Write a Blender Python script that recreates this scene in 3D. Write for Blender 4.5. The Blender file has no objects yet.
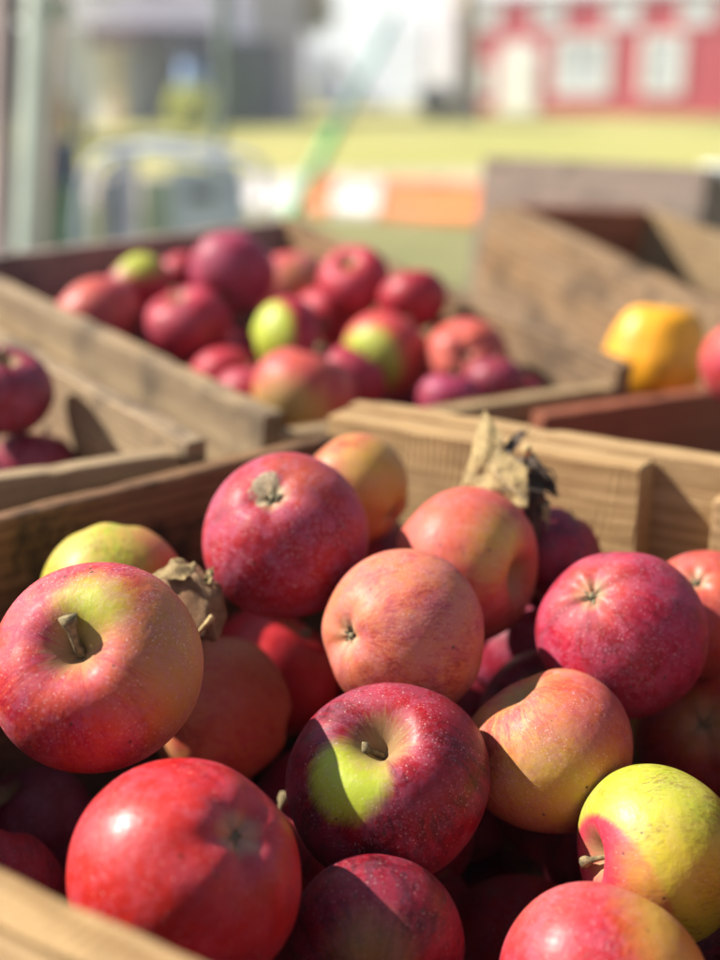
import bpy, bmesh, math, random
from mathutils import Vector, Matrix, noise
R_ = math.radians
sc = bpy.context.scene
COL = sc.collection

# ---------------------------------------------------------------- camera
PITCH = math.atan(405/1320)
CZ = 1.25
cam = bpy.data.cameras.new('camera')
camo = bpy.data.objects.new('camera', cam); COL.objects.link(camo)
camo.location = (0, 0, CZ)
camo.rotation_euler = (math.pi/2-PITCH, 0, 0)
cam.sensor_fit = 'VERTICAL'; cam.sensor_height = 36; cam.lens = 49.5
cam.clip_start = .02; cam.clip_end = 2000
cam.dof.use_dof = True; cam.dof.focus_distance = .505; cam.dof.aperture_fstop = 4.0
sc.camera = camo

# ---------------------------------------------------------------- light
SUN_TO = Vector((-.978, .21, 0)).normalized()      # horizontal direction towards the sun
ELEV = R_(41)
world = bpy.data.worlds.new('World'); sc.world = world; world.use_nodes = True
wn = world.node_tree; wn.nodes.clear()
sky = wn.nodes.new('ShaderNodeTexSky'); sky.sky_type = 'NISHITA'; sky.sun_disc = False
sky.sun_elevation = ELEV
sky.sun_rotation = math.atan2(SUN_TO.x, SUN_TO.y)
sky.dust_density = .4
bg = wn.nodes.new('ShaderNodeBackground'); bg.inputs['Strength'].default_value = .05
wo = wn.nodes.new('ShaderNodeOutputWorld')
wn.links.new(sky.outputs[0], bg.inputs[0]); wn.links.new(bg.outputs[0], wo.inputs[0])
sun = bpy.data.lights.new('sun', 'SUN'); sun.energy = 5.0; sun.angle = R_(.53); sun.color = (1, .945, .86)
suno = bpy.data.objects.new('sun', sun); COL.objects.link(suno)
sd = Vector((SUN_TO.x*math.cos(ELEV), SUN_TO.y*math.cos(ELEV), math.sin(ELEV)))
suno.rotation_euler = sd.to_track_quat('Z', 'Y').to_euler(); suno.location = (-3, -2, 5)
sc.view_settings.view_transform = 'Standard'; sc.view_settings.look = 'None'
sc.view_settings.exposure = 1.22; sc.view_settings.gamma = 1; sc.view_settings.use_curve_mapping = False

# ---------------------------------------------------------------- helpers
FPX = 1320.0
cp_, sp_ = math.cos(PITCH), math.sin(PITCH)
def at(u, v, d):
    """point in the place, from the spot where it was surveyed (bearing, drop, distance)"""
    x = (u-360)/FPX*d; y = (480-v)/FPX*d
    return Vector((x, d*cp_+y*sp_, CZ-d*sp_+y*cp_))
VIEW = {}
def facing(c, r, cu, cv, u, v):
    """direction from an apple's centre to the spot at (u,v) on its near side"""
    a, b = (u-cu)/r, -(v-cv)/r
    l = math.hypot(a, b)
    if l > .97: a, b = a/l*.97, b/l*.97
    w = math.sqrt(max(0, 1-a*a-b*b))
    view = (Vector((0, 0, CZ))-c).normalized()
    right = Vector((0, 0, 1)).cross(view).normalized()
    up = view.cross(right)
    return (right*a+up*b+view*w).normalized()

def props(o, label=None, cat=None, group=None, kind=None):
    if label: o['label'] = label
    if cat: o['category'] = cat
    if group: o['group'] = group
    if kind: o['kind'] = kind
    return o
def empty(name, loc, label, cat, group=None):
    o = bpy.data.objects.new(name, None); COL.objects.link(o); o.location = loc; o.empty_display_size = .05
    return props(o, label, cat, group)
class MB:
    def __init__(s): s.v = []; s.f = []; s.sm = []; s.g = []
    def add(s, verts, faces, smooth=False, grain=None):
        n = len(s.v); s.v += [Vector(q) for q in verts]; s.f += [[i+n for i in f] for f in faces]; s.sm += [smooth]*len(faces)
        s.g += (grain if grain else [Vector((0, 0, 0))]*len(verts))
    def box(s, x0, y0, z0, x1, y1, z1, M=None):
        vs = [Vector(q) for q in ((x0,y0,z0),(x1,y0,z0),(x1,y1,z0),(x0,y1,z0),(x0,y0,z1),(x1,y0,z1),(x1,y1,z1),(x0,y1,z1))]
        g = [q.copy() for q in vs]
        if M: vs = [M @ q for q in vs]
        s.add(vs, [(0,3,2,1),(4,5,6,7),(0,1,5,4),(1,2,6,5),(2,3,7,6),(3,0,4,7)], grain=g)
    def tube(s, pts, rad, n=10, cap=True):
        pts = [Vector(q) for q in pts]; rad = rad if isinstance(rad, (list, tuple)) else [rad]*len(pts)
        vs = []; fs = []; prev = None
        for i, q in enumerate(pts):
            t = (pts[min(i+1, len(pts)-1)]-pts[max(i-1, 0)]).normalized()
            if prev is None: a = t.orthogonal().normalized()
            else: a = (prev-t*prev.dot(t)).normalized()
            prev = a; b = t.cross(a)
            for k in range(n):
                th = 2*math.pi*k/n
                vs.append(q+(a*math.cos(th)+b*math.sin(th))*rad[i])
        for i in range(len(pts)-1):
            for k in range(n):
                fs.append((i*n+k, i*n+(k+1) % n, (i+1)*n+(k+1) % n, (i+1)*n+k))
        if cap: fs.append(tuple(range(n))[::-1]); fs.append(tuple((len(pts)-1)*n+k for k in range(n)))
        s.add(vs, fs, True)
    def build(s, name, mat, parent=None, grain=False):
        me = bpy.data.meshes.new(name); me.from_pydata([q[:] for q in s.v], [], s.f)
        me.polygons.foreach_set('use_smooth', s.sm)
        if grain:
            a = me.attributes.new('grain', 'FLOAT_VECTOR', 'POINT')
            a.data.foreach_set('vector', [c for q in s.g for c in q])
        me.update(); me.materials.append(mat)
        o = bpy.data.objects.new(name, me); COL.objects.link(o)
        if parent:
            o.parent = parent; o.matrix_parent_inverse = Matrix.Identity(4)
            # vertices are given in world space: move them into the parent's frame
            bpy_inv = world_matrix(parent).inverted(); me.transform(bpy_inv)
        return o
def world_matrix(o):
    m = Matrix.LocRotScale(o.location, o.rotation_euler.to_quaternion(), o.scale)
    return world_matrix(o.parent) @ m if o.parent else m

# ---------------------------------------------------------------- materials
def newmat(name):
    m = bpy.data.materials.new(name); m.use_nodes = True
    nt = m.node_tree; nt.nodes.clear()
    out = nt.nodes.new('ShaderNodeOutputMaterial'); b = nt.nodes.new('ShaderNodeBsdfPrincipled')
    nt.links.new(b.outputs[0], out.inputs[0]); return m, nt, b
class NT:
    """tiny wrapper to write node trees as expressions"""
    def __init__(s, nt): s.nt = nt
    def link(s, val, inp):
        if hasattr(val, 'default_value') or isinstance(val, bpy.types.NodeSocket): s.nt.links.new(val, inp)
        elif val is not None:
            if isinstance(val, (tuple, list)) and len(val) == 3 and inp.type == 'RGBA': val = (*val, 1)
            inp.default_value = val
    def m(s, op, a, b=None, c=None, clamp=False):
        n = s.nt.nodes.new('ShaderNodeMath'); n.operation = op; n.use_clamp = clamp
        for i, x in enumerate((a, b, c)):
            if x is not None: s.link(x, n.inputs[i])
        return n.outputs[0]
    def vm(s, op, a, b=None, sc_=None):
        n = s.nt.nodes.new('ShaderNodeVectorMath'); n.operation = op
        s.link(a, n.inputs[0])
        if b is not None: s.link(b, n.inputs[1])
        if sc_ is not None: s.link(sc_, n.inputs['Scale'])
        return n.outputs['Value'] if op in ('DOT_PRODUCT', 'LENGTH', 'DISTANCE') else n.outputs[0]
    def noise(s, v, scale, detail=3, rough=.55, dist=0):
        n = s.nt.nodes.new('ShaderNodeTexNoise'); s.link(v, n.inputs['Vector'])
        n.inputs['Scale'].default_value = scale; n.inputs['Detail'].default_value = detail
        n.inputs['Roughness'].default_value = rough; n.inputs['Distortion'].default_value = dist
        return n.outputs[0]
    def vor(s, v, scale, feat='F1'):
        n = s.nt.nodes.new('ShaderNodeTexVoronoi'); n.feature = feat; s.link(v, n.inputs['Vector']); n.inputs['Scale'].default_value = scale
        return n.outputs['Distance']
    def ramp(s, x, a, b, lo=0., hi=1.):
        n = s.nt.nodes.new('ShaderNodeMapRange'); n.interpolation_type = 'SMOOTHSTEP'
        s.link(x, n.inputs[0]); s.link(a, n.inputs[1]); s.link(b, n.inputs[2]); s.link(lo, n.inputs[3]); s.link(hi, n.inputs[4])
        return n.outputs[0]
    def mix(s, f, a, b, mode='MIX'):
        n = s.nt.nodes.new('ShaderNodeMix'); n.data_type = 'RGBA'; n.blend_type = mode
        s.link(f, n.inputs[0]); s.link(a, n.inputs[6]); s.link(b, n.inputs[7]); return n.outputs[2]
    def xyz(s, v):
        n = s.nt.nodes.new('ShaderNodeSeparateXYZ'); s.link(v, n.inputs[0]); return n.outputs
    def comb(s, x, y, z):
        n = s.nt.nodes.new('ShaderNodeCombineXYZ')
        for i, q in enumerate((x, y, z)): s.link(q, n.inputs[i])
        return n.outputs[0]
    def bump(s, h, strength, dist):
        n = s.nt.nodes.new('ShaderNodeBump'); s.link(h, n.inputs['Height']); n.inputs['Strength'].default_value = strength
        n.inputs['Distance'].default_value = dist; return n.outputs[0]
    def coord(s, which='Object'):
        return s.nt.nodes.new('ShaderNodeTexCoord').outputs[which]
    def attr(s, name):
        n = s.nt.nodes.new('ShaderNodeAttribute'); n.attribute_name = name; return n.outputs['Vector']

_cache = {}
def plain(name, col, rough=.7, var=.25, scale=4, metal=0, bump=0, spec=.5):
    if name in _cache: return _cache[name]
    m, nt, b = newmat(name); N = NT(nt); co = N.coord()
    k = N.ramp(N.noise(co, scale, 5), .3, .7, 1-var, 1+var)
    c = N.mix(1.0, col, N.comb(k, k, k), 'MULTIPLY')
    N.link(c, b.inputs['Base Color']); b.inputs['Roughness'].default_value = rough; b.inputs['Metallic'].default_value = metal
    b.inputs['Specular IOR Level'].default_value = spec
    if bump: N.link(N.bump(N.noise(co, scale*6, 4), .5, bump), b.inputs['Normal'])
    _cache[name] = m; return m

def wood(name, light, dark, grey=.3, stain=.3, stain_col=(.06, .035, .02), saw=.5, rough=.75):
    if name in _cache: return _cache[name]
    m, nt, b = newmat(name); N = NT(nt)
    g = N.attr('grain')
    x, y, z = N.xyz(g)
    warp = N.noise(N.comb(N.m('MULTIPLY', x, 5), N.m('MULTIPLY', y, 9), N.m('MULTIPLY', z, 9)), 1, 3)
    zz = N.m('ADD', N.m('MULTIPLY', z, 1), N.m('MULTIPLY', warp, .022))
    # growth rings: distance from a pith far under the board
    rr = N.m('SQRT', N.m('ADD', N.m('POWER', N.m('ADD', zz, .03), 2), N.m('POWER', N.m('ADD', y, .02), 2)))
    ring = N.m('SINE', N.m('MULTIPLY', rr, 900))
    ring = N.ramp(ring, -1, 1)
    ring = N.m('POWER', ring, 2.2)
    fib = N.noise(N.comb(N.m('MULTIPLY', x, 14), N.m('MULTIPLY', y, 700), N.m('MULTIPLY', z, 700)), 1, 4, .65)
    fib2 = N.noise(N.comb(N.m('MULTIPLY', x, 30), N.m('MULTIPLY', y, 1800), N.m('MULTIPLY', z, 1800)), 1, 2)
    blot = N.noise(g, 9, 4)
    f = N.m('ADD', N.m('MULTIPLY', ring, .42), N.m('ADD', N.m('MULTIPLY', N.ramp(fib, .36, .64), .6), N.m('MULTIPLY', blot, .25)), clamp=True)
    c = N.mix(f, light, dark)
    # weathered grey
    gm = N.m('MULTIPLY', N.ramp(N.noise(N.vm('MULTIPLY', g, (3, 22, 22)), 1, 5), .38, .62), grey)
    c = N.mix(gm, c, (.26, .215, .16))
    # dirt stains
    sm = N.m('MULTIPLY', N.ramp(N.noise(N.vm('ADD', g, (7, 3, 5)), 17, 8, .7, .4), .47, .63), stain)
    c = N.mix(sm, c, stain_col)
    # fine pores and specks
    sp = N.ramp(N.noise(N.vm('MULTIPLY', g, (160, 900, 900)), 1, 3, .7), .62, .74)
    c = N.mix(N.m('MULTIPLY', sp, .55), c, (.05, .03, .018))
    # knots
    kv = N.vor(N.vm('MULTIPLY', g, (7, 10, 16)), 1)
    kn = N.ramp(kv, .075, .13, 1, 0)
    c = N.mix(N.m('MULTIPLY', kn, .8), c, (.07, .03, .014))
    N.link(c, b.inputs['Base Color'])
    b.inputs['Roughness'].default_value = rough; b.inputs['Specular IOR Level'].default_value = .25
    # saw marks (shallow arcs across the grain) and raised fibres
    arc = N.m('ADD', N.m('MULTIPLY', x, 1), N.m('MULTIPLY', N.m('POWER', N.m('ADD', z, .05), 2), 2.2))
    arc = N.m('ADD', arc, N.m('MULTIPLY', N.noise(g, 30, 2), .006))
    sw = N.m('MULTIPLY', N.m('SINE', N.m('MULTIPLY', arc, 1500)), N.ramp(N.noise(g, 25, 2), .4, .65))
    h = N.m('ADD', N.m('MULTIPLY', sw, .22*saw), N.m('ADD', N.m('MULTIPLY', fib, 1.1), N.m('ADD', N.m('MULTIPLY', fib2, .35), N.m('MULTIPLY', kn, -.5))))
    N.link(N.bump(h, .75, .0011), b.inputs['Normal'])
    _cache[name] = m; return m

def apple_group():
    ng = bpy.data.node_groups.new('apple_skin', 'ShaderNodeTree')
    I = ng.interface
    def sk(n, t, d=None, io='INPUT'):
        s_ = I.new_socket(name=n, in_out=io, socket_type=t)
        if d is not None: s_.default_value = d
    sk('Shader', 'NodeSocketShader', io='OUTPUT')
    for n in ('Main', 'Second', 'ColA', 'ColB'): sk(n, 'NodeSocketColor', (.5, .02, .02, 1))
    for n in ('DirA', 'DirB', 'DirS'): sk(n, 'NodeSocketVector', (0, 0, 1))
    for n, d in (('CosA', 2.), ('SoftA', .2), ('CosB', 2.), ('SoftB', .1), ('CosS', 2.), ('Bloom', .4), ('Seed', 0.), ('Gloss', .3), ('Russet', .7)): sk(n, 'NodeSocketFloat', d)
    N = NT(ng); gi = ng.nodes.new('NodeGroupInput').outputs; go = ng.nodes.new('NodeGroupOutput')
    co = N.coord(); n = N.vm('NORMALIZE', co)
    seedv = N.comb(gi['Seed'], N.m('MULTIPLY', gi['Seed'], 1.7), N.m('MULTIPLY', gi['Seed'], -.6))
    ns = N.vm('ADD', n, seedv)
    x, y, z = N.xyz(n)
    s = N.m('SQRT', N.m('ADD', N.m('ADD', N.m('MULTIPLY', x, x), N.m('MULTIPLY', y, y)), .004))
    mer = N.comb(N.m('DIVIDE', x, s), N.m('DIVIDE', y, s), N.m('MULTIPLY', z, .22))
    mer = N.vm('ADD', mer, seedv)
    mer = N.vm('ADD', mer, N.vm('SCALE', N.comb(N.noise(ns, 3, 2), N.noise(N.vm('ADD', ns, (5, 5, 5)), 3, 2), 0), None, .22))
    st1 = N.noise(mer, 9, 5, .65)            # broad streaks from stem to flower end
    st2 = N.noise(mer, 34, 4, .7)            # fine streaks
    mot = N.noise(ns, 2.2, 5, .6)
    streak = N.m('ADD', N.m('MULTIPLY', st1, .5), N.m('ADD', N.m('MULTIPLY', st2, .25), N.m('MULTIPLY', mot, .45)))
    c = N.mix(N.m('MULTIPLY', N.ramp(streak, .5, .66), .8), gi['Main'], gi['Second'])
    dk = N.ramp(N.m('ADD', N.m('MULTIPLY', st2, .6), N.m('MULTIPLY', mot, .4)), .36, .52, .66, 1.0)
    c = N.mix(1.0, c, N.comb(dk, N.m('POWER', dk, 2), N.m('POWER', dk, 1.6)), 'MULTIPLY')
    def patch(c, D, C, S, col, nz):
        d = N.vm('DOT_PRODUCT', n, gi[D])
        amp = N.m('ADD', N.m('MULTIPLY', gi[S], 1.3), .07)
        d = N.m('ADD', d, N.m('MULTIPLY', N.m('SUBTRACT', nz, .5), amp))
        lo = N.m('SUBTRACT', gi[C], gi[S]); hi = N.m('ADD', gi[C], gi[S])
        return N.mix(N.ramp(d, lo, hi), c, gi[col])
    c = patch(c, 'DirA', 'CosA', 'SoftA', 'ColA', N.m('ADD', N.m('MULTIPLY', st1, .55), N.m('ADD', N.m('MULTIPLY', st2, .2), N.m('MULTIPLY', mot, .25))))
    c = patch(c, 'DirB', 'CosB', 'SoftB', 'ColB', N.m('ADD', N.m('MULTIPLY', mot, .5), N.m('MULTIPLY', st2, .5)))
    # bloom: a rubbed powdery film
    rub = N.noise(N.vm('ADD', ns, (3, 1, 2)), 2.6, 9, .72, .6)
    rub2 = N.noise(N.vm('MULTIPLY', N.vm('ADD', ns, (1, 8, 2)), (1, 1, 3)), 7, 6, .75, .3)
    film = N.m('MULTIPLY', N.ramp(N.m('ADD', N.m('MULTIPLY', rub, .62), N.m('MULTIPLY', rub2, .38)), .455, .56), gi['Bloom'])
    c = N.mix(N.m('MULTIPLY', film, .27), c, (.46, .15, .27))
    # lenticels and dust
    v1 = N.vor(ns, 13); l1 = N.m('MULTIPLY', N.ramp(v1, .09, .17, 1, 0), N.ramp(N.noise(ns, 8, 2), .36, .56))
    c = N.mix(N.m('MULTIPLY', l1, .34), c, (.7, .5, .4))
    # crossing scuffs in the film
    sfv = N.vm('ADD', N.vm('MULTIPLY', ns, (2, 14, 5)), N.vm('SCALE', N.comb(rub, rub2, mot), None, 2.5))
    scf = N.ramp(N.noise(sfv, 3.2, 5, .8), .6, .68); c = N.mix(N.m('MULTIPLY', N.m('MULTIPLY', scf, film), .5), c, (.75, .5, .56))
    d1 = N.noise(ns, 42, 3, .8); dust = N.m('MULTIPLY', N.ramp(d1, .58, .68), N.ramp(N.noise(ns, 2.6, 3), .36, .6))
    c = N.mix(N.m('MULTIPLY', dust, N.m('MULTIPLY', gi['Bloom'], .75)), c, (.8, .62, .6))
    # small dark scabs
    v2 = N.vor(N.vm('ADD', ns, (9, 4, 4)), 3.1); sc2 = N.ramp(N.m('ADD', v2, N.m('MULTIPLY', d1, .05)), .07, .10, 1, 0)
    c = N.mix(N.m('MULTIPLY', sc2, .8), c, (.06, .035, .02))
    # scar: corky grey green with ragged edge
    sd_ = N.m('ADD', N.vm('DOT_PRODUCT', n, gi['DirS']), N.m('MULTIPLY', N.m('SUBTRACT', N.noise(ns, 7, 4), .5), .09))
    scar = N.ramp(sd_, gi['CosS'], N.m('ADD', gi['CosS'], .012))
    scc = N.mix(N.ramp(N.noise(ns, 40, 3), .4, .6), (.42, .38, .24), (.2, .17, .1))
    c = N.mix(N.m('MULTIPLY', scar, .85), c, scc)
    # russet in the stem cavity, pale ring round the flower end
    rz = N.m('ADD', z, N.m('MULTIPLY', N.m('SUBTRACT', st1, .5), .12))
    rus = N.m('MULTIPLY', N.ramp(rz, .9, .985), gi['Russet'])
    c = N.mix(rus, c, (.3, .24, .085))
    cz = N.m('ADD', N.m('MULTIPLY', z, -1), N.m('MULTIPLY', N.m('SUBTRACT', N.noise(ns, 5, 3), .5), .05))
    cal = N.m('MULTIPLY', N.ramp(cz, .955, .998), .6)
    c = N.mix(cal, c, (.42, .30, .16))
    c = N.mix(N.ramp(cz, .9965, .9995), c, (.05, .035, .015))
    b = ng.nodes.new('ShaderNodeBsdfPrincipled'); N.link(c, b.inputs['Base Color'])
    rg = N.m('ADD', N.m('ADD', gi['Gloss'], N.m('ADD', .1, N.m('MULTIPLY', N.noise(ns, 18, 4, .7), .12))), N.m('ADD', N.m('MULTIPLY', film, .32), N.m('MULTIPLY', N.m('ADD', rus, scar), .3)))
    N.link(rg, b.inputs['Roughness'])
    b.inputs['Specular IOR Level'].default_value = .34
    b.inputs['Subsurface Weight'].default_value = .06; b.inputs['Subsurface Scale'].default_value = .004
    b.inputs['Subsurface Radius'].default_value = (1, .3, .1)
    b.inputs['Coat Weight'].default_value = .04; b.inputs['Coat Roughness'].default_value = .3
    h = N.m('ADD', N.m('MULTIPLY', N.noise(ns, 6, 3), 1.0), N.m('ADD', N.m('MULTIPLY', d1, .09), N.m('ADD', N.m('MULTIPLY', sc2, -.1), N.m('MULTIPLY', scar, N.m('MULTIPLY', N.noise(ns, 50, 3), .5)))))
    N.link(N.bump(h, .35, .0012), b.inputs['Normal'])
    ng.links.new(b.outputs[0], go.inputs['Shader']); return ng
AG = apple_group()
def vec4(c): return (*c, 1)
def apple_mat(i, main, second, A=None, B=None, S=None, bloom=.4, gloss=.3, russet=.7):
    m = bpy.data.materials.new('apple_skin'); m.use_nodes = True; nt = m.node_tree; nt.nodes.clear()
    o = nt.nodes.new('ShaderNodeOutputMaterial'); g = nt.nodes.new('ShaderNodeGroup'); g.node_tree = AG
    nt.links.new(g.outputs[0], o.inputs[0]); q = g.inputs
    q['Main'].default_value = vec4(main); q['Second'].default_value = vec4(second)
    for k, P in (('A', A), ('B', B)):
        if P: q['Dir'+k].default_value = P[0]; q['Cos'+k].default_value = P[1]; q['Soft'+k].default_value = P[2]; q['Col'+k].default_value = vec4(P[3])
        else: q['Cos'+k].default_value = 3
    if S: q['DirS'].default_value = S[0]; q['CosS'].default_value = S[1]
    else: q['CosS'].default_value = 3
    q['Bloom'].default_value = bloom; q['Seed'].default_value = i*3.37; q['Gloss'].default_value = gloss; q['Russet'].default_value = russet
    return m

stem_mat = plain('stem_bark', (.2, .15, .07), .85, .5, 400, bump=.001)
calyx_mat = plain('dried_calyx', (.16, .13, .07), .9, .5, 500, bump=.001)

# ---------------------------------------------------------------- apples
def apple_mesh(seed, Rr, nu=56, nv=40, squat=.87, cav=.45, tilt=.05, bdx=None):
    rnd = random.Random(seed); ph = rnd.random()*6.28; ph2 = rnd.random()*6.28
    lob = .012+.022*rnd.random(); sk = tilt*rnd.uniform(.3, 1); top = .04+.05*rnd.random(); bd = bdx if bdx else .24+.08*rnd.random()
    def pt(phi, th):
        g1 = math.exp(-(phi/.30)**2); g2 = math.exp(-((math.pi-phi)/.26)**2)
        rho = 1-cav*g1-bd*g2
        low = max(0, -math.cos(phi))**1.5; hi = max(0, math.cos(phi))**2
        rho *= 1+lob*math.cos(5*th+ph)*(low+.35*hi)+.01*math.cos(2*th+ph2)+.008*math.cos(3*th+ph)*math.sin(phi)
        r = rho*math.sin(phi)*(1+top*math.cos(phi)); zz = squat*rho*math.cos(phi)
        p = Vector((r*math.cos(th), r*math.sin(th), zz+sk*r*math.cos(th-ph2)*.8))
        p += Vector((1, 1, 1))*0
        p *= 1+.018*noise.noise(p*1.6+Vector((seed*3.1, 0, 0)))
        return p*Rr
    vs = [pt(0, 0)]; fs = []
    for j in range(1, nv):
        t = j/nv; phi = math.pi*t
        for k in range(nu): vs.append(pt(phi, 2*math.pi*k/nu))
    vs.append(pt(math.pi, 0))
    for k in range(nu): fs.append((0, 1+k, 1+(k+1) % nu))
    for j in range(nv-2):
        a = 1+j*nu
        for k in range(nu): fs.append((a+k, a+nu+k, a+nu+(k+1) % nu, a+(k+1) % nu))
    a = 1+(nv-2)*nu; e = len(vs)-1
    for k in range(nu): fs.append((e, a+(k+1) % nu, a+k))
    me = bpy.data.meshes.new('apple_skin'); me.from_pydata([q[:] for q in vs], [], fs)
    me.polygons.foreach_set('use_smooth', [True]*len(fs)); me.update(); return me, vs[0].z, vs[-1].z

def stem_mesh(seed, z0, Rr, length, bend, thick=.05, th=None):
    rnd = random.Random(seed+77); m = MB(); th = rnd.random()*6.28 if th is None else th; pts = []; rad = []
    for i in range(9):
        t = i/8
        pts.append(Vector((math.cos(th)*bend*t*t, math.sin(th)*bend*t*t, t*length))*Rr+Vector((0, 0, z0-.02*Rr)))
        rad.append(Rr*(thick*(1-.28*math.sin(t*3.1))+(.03 if i > 6 else 0)+(.01 if i == 0 else 0))*rnd.uniform(.88, 1.12))
    m.tube(pts, rad, 9); return m
def calyx_mesh(seed, z1, Rr):
    rnd = random.Random(seed+99); m = MB()
    m.tube([(0, 0, z1+.03*Rr), (0, 0, z1-.035*Rr)], [.05*Rr, .035*Rr], 10)
    for k in range(5):
        a = 2*math.pi*k/5+rnd.uniform(-.2, .2); l = rnd.uniform(.08, .13); w = .035; out = rnd.uniform(.4, 1.0)
        d = Vector((math.cos(a), math.sin(a), 0)); s_ = Vector((-math.sin(a), math.cos(a), 0)); D = Vector((0, 0, -1))
        base = d*.035*Rr+Vector((0, 0, z1))
        vs = []
        for t in (0, .4, .8, 1):
            c = base+(d*l*out*t*.9+D*l*(t-.7*t*t*out)*.8)*Rr; ww = w*(1-t*.85)*Rr
            vs += [c-s_*ww, c+D*-.004*Rr, c+s_*ww]
        fs = []
        for i in range(3):
            for q in (0, 1): fs.append((i*3+q, i*3+q+1, i*3+q+4, i*3+q+3))
        vs2 = [q+d*.012*Rr for q in vs]; n = len(vs)
        m.add(vs+vs2, fs+[tuple(reversed([i+n for i in f])) for f in fs], True)
    return m
def apple(i, c, Rr, stem_dir, spin, mat, label, group, stem_len=.0, calyx=True, squat=.87, cav=.45, res=1, thick=.05, bend=.12, bdir=None, bdx=None):
    root = empty('apple', c, label, 'apple', group)
    q = Vector(stem_dir).to_track_quat('Z', 'Y') @ Matrix.Rotation(spin, 3, 'Z').to_quaternion()
    root.rotation_euler = q.to_euler()
    me, z0, z1 = apple_mesh(i, Rr, 72 if res else 32, 56 if res else 24, squat, cav, bdx=bdx)
    th = None
    if bdir: bl_ = q.to_matrix().inverted() @ Vector(bdir); th = math.atan2(bl_.y, bl_.x)
    if callable(mat): mat = mat(q.to_matrix().inverted())
    me.materials.append(mat)
    o = bpy.data.objects.new('skin', me); COL.objects.link(o); o.parent = root
    def child(mb, name, mt):
        me2 = bpy.data.meshes.new(name); me2.from_pydata([p[:] for p in mb.v], [], mb.f); me2.polygons.foreach_set('use_smooth', mb.sm)
        me2.update(); me2.materials.append(mt); oo = bpy.data.objects.new(name, me2); COL.objects.link(oo); oo.parent = root
    if stem_len: child(stem_mesh(i, z0, Rr, stem_len, bend, thick, th), 'stem', stem_mat)
    if calyx: child(calyx_mesh(i, z1, Rr), 'calyx', calyx_mat)
    return root

# ---------------------------------------------------------------- boards and crates
_bid = [0]
def board(mb, p0, p1, up, out, h, t, rough=.0005, chip=.0012, seg=.006, goff=None, edge=.0012):
    """rough sawn board: top inner edge runs p0->p1, body goes down (-up) by h and outwards by t"""
    _bid[0] += 1; rnd = random.Random(_bid[0]*7+1); off = Vector((rnd.uniform(0, 9), rnd.uniform(-.01, .01), rnd.uniform(-.05, .05))) if goff is None else goff
    soff = Vector((rnd.uniform(0, 50), rnd.uniform(0, 50), 0))
    X = (p1-p0); L = X.length; X = X/L; U = (up-X*up.dot(X)).normalized(); O = X.cross(U)
    if O.dot(out) < 0: O = -O
    ny = max(2, int(t/.006)); nz = max(3, int(h/.012)); e = edge
    ring = []
    ys = [0, e]+[e+(t-2*e)*k/ny for k in range(1, ny)]+[t-e]
    zs = [e+(h-2*e)*k/nz for k in range(nz+1)]
    ring += [(y, 0) for y in ys[1:]]                      # top
    ring += [(t, -z) for z in zs]                          # outer face
    ring += [(y, -h) for y in reversed(ys[1:])]            # bottom
    ring += [(0, -z) for z in reversed(zs)]                # inner face
    n = len(ring); nx = max(2, int(L/seg)); vs = []; g = []
    xs = [0]+[L*k/nx for k in range(nx+1)]+[L]
    for i, x in enumerate(xs):
        sh = .0 if 0 < i < len(xs)-1 else 1
        for (y, z) in ring:
            yy, zz = y, z
            if sh: # small end chamfer
                yy = t/2+(y-t/2)*(1-2*e/t); zz = -h/2+(z+h/2)*(1-2*e/h)
            xx = x if sh else min(max(x, e*.8), L-e*.8)
            q = Vector((xx, yy, zz))
            nv = noise.noise_vector(q*55+soff)*rough+noise.noise_vector(q*9+soff)*rough*.35
            top = max(0, 1-abs(zz)/.004)
            c_ = noise.noise(Vector((xx*42, yy*60, 3))+soff)
            if top > 0 and c_ > .22: nv.z -= (c_-.22)*chip*2.2*top*(1.6 if (yy < .003 or yy > t-.003) else .35)
            q2 = q+nv
            vs.append(p0+X*q2.x+O*q2.y+U*q2.z); g.append(q+off)
    fs = []
    hand = X.cross(O).dot(U) > 0
    for i in range(len(xs)-1):
        for k in range(n):
            f = (i*n+k, i*n+(k+1) % n, (i+1)*n+(k+1) % n, (i+1)*n+k)
            fs.append(f if hand else f[::-1])
    a = tuple(range(n)); b = tuple((len(xs)-1)*n+k for k in range(n))
    fs.append(a[::-1] if hand else a); fs.append(b if hand else b[::-1])
    mb.add(vs, fs, False, g)

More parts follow.
